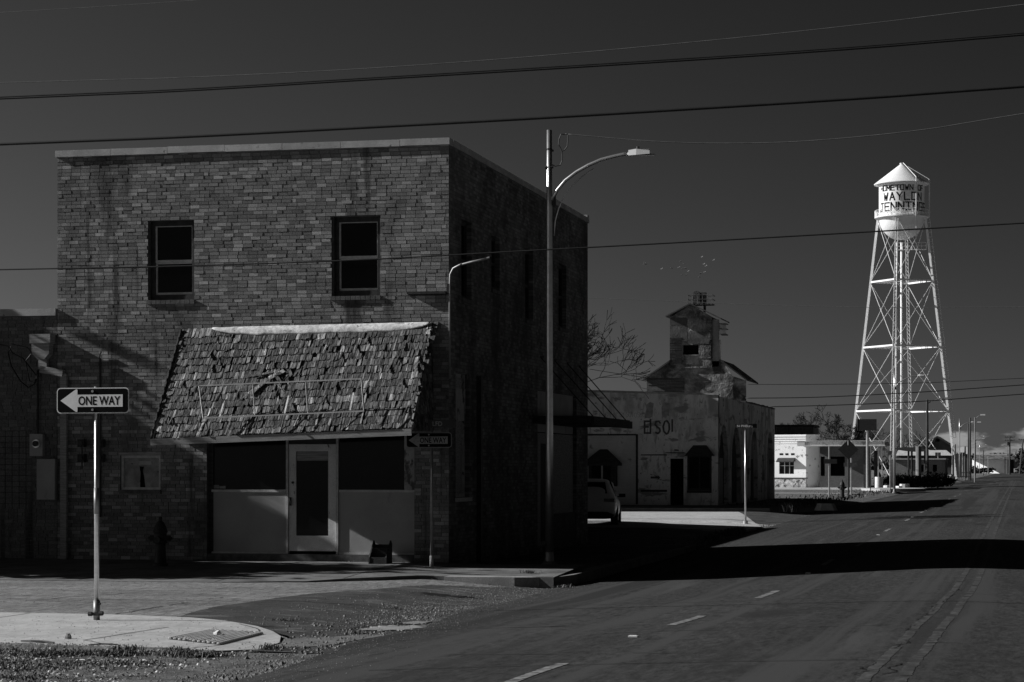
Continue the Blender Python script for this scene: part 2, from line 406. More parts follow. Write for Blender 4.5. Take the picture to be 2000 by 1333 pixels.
# cross streets and aprons
def apr_l(y): return -10.4 - .25 * noise.noise(Vector((y, 2, 1))) - .6 * math.sin((y - 27) / 12 * PI) if y < 40 else -10.4
sheet('cross_street', lin(-46, -8, 76), lin(27.0, 40.3, 27), 0, 'street')
sheet('asphalt_apron', lin(0, 1, 14), lin(22.6, 40.4, 72), .012, 'apron', xl=lambda y: interp([(22.6, -7.9), (24.5, -7.95), (25.6, -8.6), (26.6, -9.7), (27.3, -10.6), (30, -10.9), (34, -11.0), (38, -10.3), (40.4, -9.0)], y) + .12 * noise.noise(Vector((y * 2, 8, 1))), xr=lambda y: edge_l(y) + .15, rough=.008)
sheet('far_cross_street', lin(-60, -8.4, 100), lin(81.5, 98.3, 30), 0, 'concrete')
sheet('far_asphalt_apron', lin(0, 1, 8), lin(82.5, 98, 20), .012, 'apron', xl=lambda y: interp([(82, -9.3), (98, -12.0)], y) if y > 83 else -9.3, xr=lambda y: edge_l(y) + .1)
sheet('side_yard', lin(-60, -8.5, 90), lin(58.3, 80, 30), -.012, 'gravel', rough=.012)
sheet('verge', lin(0, 1, 14), lin(11, 22.9, 60), -.004, 'gravel', xl=lambda y: -16, xr=lambda y: edge_l(y) + .12, rough=.02)
sheet('far_verge', lin(0, 1, 10), lin(99, 330, 110), -.006, 'gravel', xl=lambda y: -26, xr=lambda y: edge_l(y) + .12, rough=.02)
# broken edge strip where the old concrete shows through
def slab(mb, poly, top, th):
    n = len(poly)
    tris = tessellate_polygon([[Vector((a, b, 0)) for a, b in poly]])
    mb.add([(a, b, top(a, b)) for a, b in poly], [tuple(t) if (Vector(poly[t[1]]) - Vector(poly[t[0]])).to_3d().cross((Vector(poly[t[2]]) - Vector(poly[t[0]])).to_3d()).z > 0 else tuple(t)[::-1] for t in tris])
    mb.add([(a, b, top(a, b)) for a, b in poly] + [(a, b, top(a, b) - th) for a, b in poly], [(i, n + i, n + (i + 1) % n, (i + 1) % n) for i in range(n)])
def densify(poly, st=.4):
    out = []
    for (a, b) in zip(poly, poly[1:] + poly[:1]):
        A, B = Vector(a), Vector(b); k = max(1, int((B - A).length / st))
        out += [tuple(A.lerp(B, i / k)) for i in range(k)]
    return out
# corner pad
pad = [(-30, 22.2), (-8.35, 22.35), (-7.85, 22.9), (-7.95, 23.8), (-8.2, 24.6), (-8.5, 25.2), (-8.9, 25.8), (-9.5, 26.4), (-10.2, 26.85), (-11.2, 27.12), (-12.7, 27.22), (-30, 27.22)]
def padtop(x, y): return .0 if x < -10 else .0 - .055 * min(1, (x + 10) / 2.1) ** 1.5
mb = MB(); pys = [22.2, 22.25, 22.35, 22.6, 22.9] + lin(23.1, 27.22, 40); P = []; nxp = 60
def pad_right(y): return interp([(22.2, -8.6), (22.35, -8.3), (22.9, -7.88)], y) if y < 22.9 else (lambda T: [a[1] + (b[1] - a[1]) * (y - a[0]) / (b[0] - a[0]) for a, b in zip(T, T[1:]) if a[0] <= y <= b[0] + 1e-9][0])([(22.9, -7.88), (23.8, -7.95), (24.6, -8.2), (25.2, -8.5), (25.8, -8.9), (26.4, -9.5), (26.85, -10.2), (27.12, -11.2), (27.22, -12.7)])
for y in pys:
    xr_ = pad_right(y)
    for i in range(nxp + 1): t = (i / nxp) ** .35; x = -30 + (xr_ + 30) * t; P.append((x, y, padtop(x, y)))
m_ = nxp + 1; R_ = len(pys); mb.add(P, [(j * m_ + i, j * m_ + i + 1, (j + 1) * m_ + i + 1, (j + 1) * m_ + i) for j in range(R_ - 1) for i in range(nxp)])
rim_ = [P[i] for i in range(m_)] + [P[j * m_ + nxp] for j in range(1, R_)] + [P[(R_ - 1) * m_ + i] for i in range(nxp - 1, -1, -1)]
mb.add(rim_ + [(a, b, c - .22) for a, b, c in rim_], [(i + 1, i, len(rim_) + i, len(rim_) + i + 1) for i in range(len(rim_) - 1)])
mb.build('corner_sidewalk', 'concrete', kind='structure')
mb = MB()
rim = [(-8.9, 25.8), (-8.5, 25.2), (-8.2, 24.6), (-7.95, 23.8)]
for a, b in [((-9.9, 23.0), (-9.75, 25.1)), ((-9.9, 23.0), (-9.2, 22.31)), ((-8.38, 23.1), (-8.6, 22.36)), ((-9.2, 26.0), (-8.75, 25.4)), ((-8.75, 25.4), (-8.5, 24.75)), ((-12.5, 22.3), (-12.4, 27.1))]:
    A = Vector((*a, padtop(*a) + .003)); B = Vector((*b, padtop(*b) + .003)); n_ = 6; pts = [A.lerp(B, i / n_) + Vector((random.uniform(-.012, .012), random.uniform(-.012, .012), 0)) for i in range(n_ + 1)]
    for p, q in zip(pts, pts[1:]): p.z = padtop(p.x, p.y) + .003; q.z = padtop(q.x, q.y) + .003; d = (q - p).normalized(); s_ = Vector((-d.y, d.x, 0)) * .010; mb.add([p - s_, q - s_, q + s_, p + s_], [(0, 1, 2, 3)])
mb.build('sidewalk_joint', 'groove', kind='structure')
# truncated-dome plate
tp = thing('tactile_plate', 'studded dark tactile warning plate set in the near corner sidewalk', 'paving plate', (-8.8, 23.9, 0))
c4 = [(-9.14, 23.5), (-8.38, 23.1), (-8.45, 24.75), (-9.13, 24.85)]
mb = MB(); n_ = 8; P = []
for i in range(n_ + 1):
    for j in range(n_ + 1):
        p = (Vector(c4[0]).lerp(Vector(c4[1]), i / n_)).lerp(Vector(c4[3]).lerp(Vector(c4[2]), i / n_), j / n_); P.append((p.x, p.y, padtop(p.x, p.y) + .006))
mb.add(P, [(i * 9 + j, (i + 1) * 9 + j, (i + 1) * 9 + j + 1, i * 9 + j + 1) for i in range(n_) for j in range(n_)]); mb.build('plate', 'tile', tp)
mb = MB()
for i in range(11):
    for j in range(24):
        a, b = (i + .5) / 11, (j + .5) / 24
        p = (Vector(c4[0]).lerp(Vector(c4[1]), a)).lerp(Vector(c4[3]).lerp(Vector(c4[2]), a), b)
        if random.random() < .03: continue
        mb.lathe([(.026, 0), (.020, .018), (0.0005, .022)], (p.x, p.y, padtop(p.x, p.y) + .008), 6)
mb.build('dome', 'concrete', tp, kind='stuff')
# apron slab of old concrete and broken crust along the road edge
def blob(cx, cy, rx, ry, n=22, jag=.25, seed=0, rot=0):
    rr = random.Random(seed); o = []
    for k in range(n):
        a = 2 * PI * k / n; r = 1 + jag * rr.uniform(-1, 1); x_, y_ = rx * r * math.cos(a), ry * r * math.sin(a)
        o.append((cx + x_ * math.cos(rot) - y_ * math.sin(rot), cy + x_ * math.sin(rot) + y_ * math.cos(rot)))
    return o
mb = MB(); rr = random.Random(8); gsl = [(a + rr.uniform(-.05, .05), b + rr.uniform(-.05, .05)) for a, b in densify([(-8.0, 23.2), (-7.5, 23.5), (-7.25, 24.6), (-7.2, 25.6), (-7.5, 25.7), (-7.75, 25.0), (-8.1, 24.5)], .22)]; slab(mb, gsl, lambda x, y: G(x, y) + .016, .05)
mb.build('gutter_slab', 'walk', kind='structure')
for i, (cx, cy, rx, ry, sdd) in enumerate([(-7.6, 27.3, .32, .75, 3), (-7.75, 28.9, .14, .4, 4)]):
    mb = MB(); slab(mb, blob(cx, cy, rx, ry, 46, .32, sdd), lambda x, y: G(x, y) + .024 + .008 * noise.noise(Vector((x * 5, y * 5, 0))), .05); mb.build('broken_concrete', 'kerb', kind='structure')
for i, (cx, cy, rx, ry, sdd) in enumerate([(-7.85, 28.2, .18, 1.0, 13), (-8.0, 27.2, .10, .5, 14), (-9.3, 36.3, .5, .25, 15)]):
    mb = MB(); slab(mb, blob(cx, cy, rx, ry, 24, .4, sdd), lambda x, y: G(x, y) + .018, .03); mb.build('pothole', 'tar', kind='structure')
# front sidewalk with its ramp, kerbs
def fw(x, y):
    t = min(max((43.45 - y) / 5.2, 0), 1); zr = -.16 * t ** 1.4 - .0
    zk = -.02 - .035 * min(max((43.4 - y), 0), 3)
    m_ = min(max((x + 11.4) / 1.0, 0), 1)
    return zr * (1 - m_) + zk * m_
mb = MB(); P = []
xs = lin(-34, -11.4, 46) + lin(-11.3, -8.3, 12); ysw = lin(0, 1, 12)
def front_edge(x): return interp([(-40, 38.2), (-14, 38.25), (-12.5, 38.6), (-11.5, 39.5), (-10.6, 40.45), (-8.0, 40.5)], x)
for v in ysw:
    for x in xs: y = 43.46 + (front_edge(x) - 43.46) * v; P.append((x, y, fw(x, y)))
nx = len(xs); fs = [(j * nx + i + 1, j * nx + i, (j + 1) * nx + i, (j + 1) * nx + i + 1) for j in range(12) for i in range(nx - 1)]
b0 = len(P); P += [(x, front_edge(x), fw(x, front_edge(x)) - .3) for x in xs]
fs += [(12 * nx + i + 1, 12 * nx + i, b0 + i, b0 + i + 1) for i in range(nx - 1)]
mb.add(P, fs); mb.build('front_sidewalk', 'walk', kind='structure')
mb = MB()
for x in (-31, -28, -25, -22, -19.3, -16.6, -14.0, -11.9):
    pts = [(x, y, fw(x, y) + .004) for y in lin(43.4, front_edge(x) + .05, 8)]
    for p, q in zip(pts, pts[1:]): mb.add([(p[0] - .01, p[1], p[2]), (p[0] + .01, p[1], p[2]), (q[0] + .01, q[1], q[2]), (q[0] - .01, q[1], q[2])], [(0, 1, 2, 3)])
pts = [(x, 41.3, fw(x, 41.3) + .004) for x in lin(-33, -8.6, 50)]
for p, q in zip(pts, pts[1:]): mb.add([(p[0], p[1] - .012, p[2]), (q[0], p[1] - .012, q[2]), (q[0], p[1] + .012, q[2]), (p[0], p[1] + .012, p[2])], [(0, 1, 2, 3)])
mb.build('sidewalk_seam', 'groove', kind='structure')
# kerb: a lit nose with a broken left end, then the return along the main road
mb = MB(); mb.add([], [])
kp = [(-10.32, 40.36)] + [(x, 40.36) for x in (-9.6, -9.0)] + [(-8.55, 40.5), (-8.25, 40.9), (-8.15, 41.6), (-8.15, 58)]
n = len(kp)
inn = [(-10.25, 40.56), (-9.6, 40.56), (-9.05, 40.56), (-8.7, 40.65), (-8.45, 40.98), (-8.35, 41.6), (-8.35, 58)]
for i in range(n - 1):
    a, b, c, d = kp[i], kp[i + 1], inn[i + 1], inn[i]
    for q in (0,):
        P = [(a[0], a[1], -.42), (b[0], b[1], -.42), (c[0], c[1], -.42), (d[0], d[1], -.42), (a[0], a[1] + .0, -.125), (b[0], b[1], -.125), (c[0], c[1], -.11), (d[0], d[1], -.11)]
        mb.add(P, [(4, 5, 6, 7), (0, 1, 5, 4), (1, 2, 6, 5), (2, 3, 7, 6), (3, 0, 4, 7)])
mb.build('street_kerb', 'kerb', kind='structure')
mb = MB(); slab(mb, [(-10.4, 40.5), (-8.35, 40.55), (-8.3, 58.2), (-11.0, 58.2), (-11.0, 43.3)], lambda x, y: -.115 + .001 * (y - 40), .3)
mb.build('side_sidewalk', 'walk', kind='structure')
mb = MB()
for k in range(9): mb.box(-10.95, -8.4, 44.2 + 1.6 * k, 44.22 + 1.6 * k, -.13, -.098 + .0001 * k)
mb.build('side_sidewalk_seam', 'groove', kind='structure')
# far corner: sidewalk with ramp, kerbs across the street
mb = MB(); slab(mb, [(-14, 73.3), (-9.3, 73.0), (-8.7, 74), (-8.75, 78.5), (-9.2, 80.5), (-10.5, 81.4), (-40, 81.6), (-40, 79.6), (-14, 79.4)], lambda x, y: G(x, y) + .07, .3)
mb.build('far_corner_sidewalk', 'concrete', kind='structure')
mb = MB(); slab(mb, [(-60, 98.3), (-10.5, 98.3), (-9.3, 98.9), (-9.0, 100), (-9.0, 130), (-12.5, 130), (-13.7, 104.9), (-60, 104.9)], lambda x, y: .12 + .03 * (y > 103) if x < -12 else -.04, .4)
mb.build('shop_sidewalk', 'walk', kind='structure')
mb = MB(); mb.box(-60, -10.6, 98.1, 98.28, -.1, .135); mb.build('far_kerb', 'kerb', kind='structure')
# road markings: each dash its own piece
mk = thing('lane_marking', 'broken white lane line worn into the left half of the main road', 'lane line', (-4, 60, 0))
def decal(mb, poly, dz):
    mb.add([(x, y, G(x, y) + dz) for x, y in poly], [tuple(range(len(poly)))])
for k, yc in enumerate([18.6, 27.7, 35.6, 48.5, 58.5, 70.5, 83, 95, 107, 119, 131, 143, 155]):
    mb = MB(); ln = 1.35; xc = -4.0 + (.12 if 30 < yc < 45 else 0)
    for s in lin(0, 1, 6)[:-1]:
        a, b = yc - ln + 2 * ln * s, yc - ln + 2 * ln * (s + 1 / 6)
        decal(mb, [(xc - .06, a), (xc + .06 + random.uniform(-.01, .01), a), (xc + .06, b), (xc - .06 + random.uniform(-.01, .01), b)], .0245)
    mb.build('dash', 'paint', mk)
cl_ = thing('centre_marking', 'worn double centre line running up the main road', 'centre line', (-1, 60, 0))
for off, nm in ((-1.18, 'stripe'), (-.90, 'stripe')):
    mb = MB()
    ysl = lin(8, 60, 480) + lin(60.5, 300, 479)
    for a, b in zip(ysl, ysl[1:]):
        if noise.noise(Vector((a * 1.7, off * 3, 1))) + .5 * noise.noise(Vector((a * 6, off, 5))) > .42: continue
        def xo(y): return off + .17 * min(max((y - 18) / 20, 0), 1) + .012 * noise.noise(Vector((y * 1.5, off, 0)))
        def jg(y, q): return .014 * noise.noise(Vector((y * 5, off * 7 + q, 2))) + .010 * noise.noise(Vector((y * 17, off * 7 + q, 8)))
        decal(mb, [(xo(a) - .05 + jg(a, 0), a), (xo(a) + .05 + jg(a, 9), a), (xo(b) + .05 + jg(b, 9), b), (xo(b) - .05 + jg(b, 0), b)], .0222)
    mb.build(nm, 'yellow', cl_)
# tar-sealed cracks along the centre
mb = MB()
for (x0, y0, x1, y1) in [(-1.2, 12, -1.0, 19.5), (-1.3, 17, -1.05, 24), (-1.18, 24, -1.1, 31), (-1.05, 31, -.95, 37)]:
    n_ = int((y1 - y0) / .09); px_ = None
    for i in range(n_):
        t = i / n_; y = y0 + (y1 - y0) * t; x = x0 + (x1 - x0) * t + .09 * noise.noise(Vector((y * 2.3, x0, 0))) + .05 * noise.noise(Vector((y * 9, x0, 4)))
        wd = .004 + .008 * random.random()
        if px_ and noise.noise(Vector((y * 1.1, x0, 2))) > -.05: decal(mb, [(px_[0] - wd, px_[1]), (px_[0] + wd, px_[1]), (x + wd, y), (x - wd, y)], .0240)
        px_ = (x, y)
mb.build('road_crack', 'tar', kind='structure')
mb = MB()
for (x0, y0, x1, y1) in [(-6.5, 19.5, -.4, 19.9), (-5.2, 24.6, -1.4, 25.3), (-7.2, 33.2, -3.4, 33.0), (-3.3, 34.4, .2, 34.8), (-5.5, 21.6, -3.1, 21.3), (-9.0, 26.9, -5.4, 27.6), (-6.6, 29.6, -2.2, 30.1), (-.9, 22.5, -.1, 22.7)]:
    n_ = 60; p = None
    for i in range(n_):
        t = i / n_; x = x0 + (x1 - x0) * t; y = y0 + (y1 - y0) * t + .12 * noise.noise(Vector((x * 1.1, y0, 0)))
        if p: (noise.noise(Vector((x * 1.5, y0, 6))) > -.2) and decal(mb, [(p[0], p[1] - .014), (x, y - .014), (x, y + .014), (p[0], p[1] + .014)], .0255)
        p = (x, y)
mb.build('cross_crack', 'tar', kind='structure')
rf = None
for k, (x, y) in enumerate([(-4.05, 24.0), (-4.0, 43.9), (-4.0, 65.8), (-4.0, 86.5), (-4.0, 99)]):
    mb = MB(); mb.obox((0, 0, .009), (.05, 0, 0), (0, .04, 0), (0, 0, .007)); mb.obox((0, 0, .018), (.04, 0, 0), (0, .025, 0), (0, 0, .002))
    o = mb.build('road_reflector', 'litter' if False else 'towerwhite'); o.location = (x, y, G(x, y) + .02)
    tag(o, ['nearest raised white reflector on the left lane line', 'raised reflector on the lane line inside the broad building shadow', 'third raised reflector up the lane line, just past the broad shadow', 'fourth raised reflector up the lane line', 'farthest raised reflector on the lane line'][k], 'road reflector', 'raised reflectors along the lane line')

# loose stones and grass: nobody could count them
def scatter(name, m, n, pos, size, seed, label=None):
    rr = random.Random(seed); mb = MB()
    for _ in range(n):
        p = pos(rr)
        if p is None: continue
        s = size(rr); mb.tone = rr.random(); a = rr.random() * 6.28; q = [Vector((math.cos(a + k * 1.57) * s * rr.uniform(.6, 1.2), math.sin(a + k * 1.57) * s * rr.uniform(.6, 1.2), 0)) for k in range(4)]
        c = Vector(p); top = Vector((rr.uniform(-.3, .3) * s, rr.uniform(-.3, .3) * s, s * rr.uniform(.5, 1.1)))
        mb.add([c + v for v in q] + [c + top], [(0, 1, 4), (1, 2, 4), (2, 3, 4), (3, 0, 4)])
    o = mb.build(name, m); o['kind'] = 'stuff'; return o
def rp(rr):
    y = rr.uniform(14, 27); x = edge_l(y) - abs(rr.gauss(0, .35)) + .12; return (x, y, G(x, y) + .0)
scatter('gravel', 'stone', 5200, rp, lambda r: r.uniform(.006, .02) * (1 + 1.2 * (r.random() < .04)), 1)
def rp2(rr):
    y = rr.uniform(27, 42); x = edge_l(y) - abs(rr.gauss(0, 1.0)) + .1; return (x, y, G(x, y) + .012)
scatter('gravel', 'stone', 3000, rp2, lambda r: r.uniform(.006, .018), 2)
def rp3(rr):
    y = rr.uniform(60, 82); x = edge_l(y) - abs(rr.gauss(0, .5)) + .1; return (x, y, G(x, y) + .0)
scatter('gravel', 'stone', 1500, rp3, lambda r: r.uniform(.015, .05), 3)
def rp4(rr): return (rr.uniform(-11, -7.6), rr.uniform(17, 22.4), G(-8.5, 20) + .0) if rr.random() < .9 else None
def rp4(rr):
    x, y = rr.uniform(-11.5, -7.0), rr.uniform(17, 22.4); return (x, y, G(x, y) + .0)
scatter('gravel', 'stone', 2600, rp4, lambda r: r.uniform(.005, .016), 4)
def rp5(rr):
    x, y = rr.uniform(-20, -9), rr.uniform(27.4, 38.2); return (x, y, G(x, y) + .001)
scatter('gravel', 'stone', 1600, rp5, lambda r: r.uniform(.004, .012), 5)
def blades(name, n, pos, hgt, seed, m='grass', kind='stuff', wd=.006, flat=.5):
    rr = random.Random(seed); mb = MB()
    for _ in range(n):
        p = pos(rr)
        if p is None: continue
        h = hgt(rr); mb.tone = rr.random() ** 2; a = rr.random() * 6.28; d = Vector((math.cos(a), math.sin(a), 0)); s = Vector((-d.y, d.x, 0)) * wd
        c = Vector(p); le = rr.uniform(.2, 1.6) * flat
        m1 = c + d * h * le * .4 + Vector((0, 0, h * .6)); t = c + d * h * le + Vector((0, 0, h * (1 - .45 * min(le, 1.6))))
        mb.add([c - s, c + s, m1 + s * .8, m1 - s * .8, t], [(0, 1, 2, 3), (3, 2, 4)])
    o = mb.build(name, m)
    if kind: o['kind'] = kind
    return o
clumps = [(-8.95, 21.7, .35, .1), (-9.6, 21.5, .4, .13), (-8.35, 21.9, .32, .15), (-8.1, 21.75, .3, .13), (-9.9, 20.7, .5, .1), (-9.2, 19.9, .5, .08), (-10.3, 21.6, .6, .08), (-8.6, 20.6, .5, .07), (-9.5, 20.3, .6, .08), (-8.9, 19.0, .5, .06)]
def gp(rr):
    c = rr.choice(clumps); x = c[0] + rr.gauss(0, c[2] * .6); y = c[1] + rr.gauss(0, c[2] * .35); return (x, y, G(x, y)) if y < 22.17 else None
blades('dry_grass', 5500, gp, lambda r: r.uniform(.01, .045), 11, flat=1.1)
def gp2(rr):
    c = rr.choice(clumps[:4]); x = c[0] + rr.gauss(0, c[2] * .3); y = c[1] - .12 + rr.gauss(0, c[2] * .35); return (x, y, G(x, y)) if y < 22.17 else None
blades('dry_grass', 1500, gp2, lambda r: r.uniform(.02, .09), 12, flat=1.0)
def gl(rr):
    x, y = rr.uniform(-11, -7.7), rr.uniform(18.5, 22.2); return (x, y, G(x, y) + .004)
blades('leaf_litter', 1500, gl, lambda r: r.uniform(.01, .03), 13, m='litter', wd=.012, flat=1.6)
blades('roadside_grass', 700, lambda r: (lambda y: (edge_l(y) - abs(r.gauss(.1, .25)), y, G(-8.8, y)))(r.choice([69.6, 70.4, 71.5, 72.6, 66]) + r.gauss(0, .25)), lambda r: r.uniform(.06, .3), 14, wd=.012)
blades('roadside_grass', 500, lambda r: (-9.7 + r.gauss(0, .15), 97.6 + r.gauss(0, .15), 0), lambda r: r.uniform(.2, .5), 15, wd=.016)
# single pieces of litter that can be picked out
def lit(name, label, cat, x, y, sx_, sy_, sz_, m='litter', z=None, rot=0, tone=.9):
    mb = MB(); mb.tone = tone; rr = random.Random(int(x * 100))
    P = blob(0, 0, sx_, sy_, 9, .25, int(abs(x) * 31), rot); top = [(a * .55, b * .55) for a, b in P]; n_ = 9
    mb.add([(a, b, 0) for a, b in P] + [(a * 1.02, b * 1.02, sz_ * .45 * rr.uniform(.7, 1.2)) for a, b in P] + [(a, b, sz_ * rr.uniform(.75, 1.1)) for a, b in top], [(i, (i + 1) % n_, n_ + (i + 1) % n_, n_ + i) for i in range(n_)] + [(n_ + i, n_ + (i + 1) % n_, 2 * n_ + (i + 1) % n_, 2 * n_ + i) for i in range(n_)] + [tuple(2 * n_ + i for i in range(n_))])
    o = mb.build(name, m); o.location = (x, y, (z if z is not None else G(x, y)) + .001); tag(o, label, cat); return o
lit('rock', 'pale fist-sized rock on the corner sidewalk, far left', 'rock', -10.15, 23.15, .045, .04, .06, 'stone', 0)
lit('rock', 'small white stone lying on the studded plate', 'rock', -8.78, 24.1, .04, .035, .045, 'litter', .0)
mb = MB(); mb.tube([(-10.45, 22.60, .012), (-10.3, 22.53, .02), (-10.12, 22.5, .014), (-10.0, 22.44, .012)], [.008, .012, .014, .010], 7); o = mb.build('stick', 'bark', loc=(-10.2, 22.5, 0)); tag(o, 'broken dark stick on the sidewalk edge at the far left', 'stick')
mb = MB(); mb.tube([(-9.55, 22.3, .008), (-9.42, 22.34, .018), (-9.3, 22.31, .02), (-9.2, 22.33, .008)], [.005, .010, .009, .004], 6); o = mb.build('stick', 'bark', loc=(-9.4, 22.3, 0)); tag(o, 'curled strip of bark on the sidewalk edge below the pole', 'stick')
for i, (x, y, s1, s2) in enumerate([(-9.2, 21.7, .06, .03), (-8.42, 21.0, .03, .05), (-8.5, 20.2, .05, .02), (-9.0, 20.9, .05, .02), (-8.75, 21.95, .09, .012), (-9.8, 20.9, .04, .03), (-6.95, 25.9, .05, .02)]):
    lit('paper_scrap', ['crumpled white scrap in the dry grass under the pole', 'thin white curl on the grass clump by the plate', 'small white scrap at the edge of the gravel', 'flat pale scrap half way along the verge', 'long white straw lying in the verge grass', 'pale scrap at the left of the verge', 'white flake on the gutter slab beside the road'][i], 'litter', x, y, s1, s2, .012, 'litter', None, i)

# soil and grit drifted over the sidewalk edge, cracks in the side street
mb = MB(); r2 = random.Random(17)
for k in range(70):
    x = -13.0 + k * .072; yy = 22.3 + .16 * noise.noise(Vector((x * 1.7, 3, 1))) + .12 * noise.noise(Vector((x * 5, 3, 1)))
    x2 = x + .072; y2 = 22.3 + .16 * noise.noise(Vector((x2 * 1.7, 3, 1))) + .12 * noise.noise(Vector((x2 * 5, 3, 1)))
    if x2 > -8.4: break
    mb.add([(x, 22.19, .004), (x2, 22.19, .004), (x2, max(y2, 22.2), padtop(x2, y2) + .004), (x, max(yy, 22.2), padtop(x, yy) + .004), (x, 22.17, -.05), (x2, 22.17, -.05)], [(0, 1, 2, 3), (4, 5, 1, 0)])
mb.build('drifted_soil', 'dirt', kind='structure')
def dr(rr):
    x, y = rr.uniform(-12, -8.2), 22.2 + abs(rr.gauss(0, .13)); return (x, y, padtop(x, y) + .002)
scatter('grit', 'stone', 1500, dr, lambda r: r.uniform(.003, .013), 21)
scatter('grit', 'stone', 500, lambda rr: (lambda x, y: (x, y, padtop(x, y) + .002))(rr.uniform(-13, -8.7), rr.uniform(22.5, 26.6)), lambda r: r.uniform(.003, .010), 22)
scatter('gravel', 'stone', 1200, lambda rr: (lambda y: (lambda x: (x, y, G(x, y) + .012))(edge_l(y) - abs(rr.gauss(0, .6)) - .1))(rr.uniform(22.6, 33)), lambda r: r.uniform(.008, .028), 23)
scatter('grit', 'stone', 2200, lambda rr: (lambda y: (lambda x: (x, y, G(x, y) + .02))(edge_l(y) + abs(rr.gauss(0, .35))))(rr.uniform(16, 45)), lambda r: r.uniform(.003, .009), 24)
blades('weed_tufts', 900, lambda r: (lambda c: (c[0] + r.gauss(0, .07), c[1] + r.gauss(0, .07), c[2]))(r.choice([(-9.0, 22.05, -.02), (-8.5, 22.1, -.03), (-9.3, 21.6, -.04), (-7.75, 22.9, -.05), (-7.7, 25.9, -.12), (-10.5, 40.3, -.25), (-8.1, 40.4, -.3), (-8.9, 41.2, -.08), (-13.0, 43.35, -.03), (-16.2, 43.35, -.03), (-17.0, 43.4, -.03), (-9.2, 27.6, -.1)])), lambda r: r.uniform(.02, .10), 25, flat=1.0)
mb = MB()
for (x0, y0, x1, y1) in [(-19, 30.4, -10.6, 30.9), (-14.5, 27.6, -13.6, 38.1), (-18, 34.6, -12, 35.3), (-11.6, 28, -11.9, 33), (-12.6, 33, -10.6, 36.6)]:
    n_ = 110; p = None
    for i in range(n_):
        t = i / n_; x = x0 + (x1 - x0) * t + (.12 * noise.noise(Vector((y0, t * 14, 0)))); y = y0 + (y1 - y0) * t + .2 * noise.noise(Vector((t * 9, y0, 0))) + .05 * noise.noise(Vector((t * 40, y0, 0)))
        if p and noise.noise(Vector((t * 6, x0, 6))) > -.25:
            d = Vector((x - p[0], y - p[1], 0)).normalized(); s_ = Vector((-d.y, d.x, 0)) * .018
            q4 = [(p[0] - s_.x, p[1] - s_.y), (x - s_.x, y - s_.y), (x + s_.x, y + s_.y), (p[0] + s_.x, p[1] + s_.y)]; decal(mb, q4, .004)
        p = (x, y)
mb.build('street_crack', 'groove', kind='structure')
# ------------------------------------------------------------------ brick building
YF = 43.47; XL, XR, YB = -19.30, -11.02, 58.2; ZTOP = 8.24
bb = thing('brick_building', 'two storey brick corner shop with shingled awning, boarded ground floor', 'building', (-15.2, 50.8, 0))
def window_rects():
    o = []
    for a, b, t, d in ((289, 379, 431, 586), (648, 742, 423, 578)):
        o.append((W(a, YF), W(b, YF), ZZ((a + b) / 2, d, YF), ZZ((a + b) / 2, t, YF)))
    return o
wr = window_rects()
SFX0, SFX1, SFZ = W(404, YF), W(809, YF), 2.9
NW = (W(235, YF), W(313, YF), ZZ(270, 957, YF), ZZ(270, 890, YF))
holes = [(a, b, c, d) for a, b, c, d in wr] + [(SFX0, SFX1, -.3, SFZ), NW]
mbw = MB(); mbw.holed(rect(XL, XR - .012, -.3, ZTOP), [rect(a, b, c, d) for a, b, c, d in wr + [NW]] + [rect(SFX0, SFX1, -.28, SFZ)], FXZ(YF + .016), 0, .2)
wall = mbw.build('front_wall', 'mortar', bb)
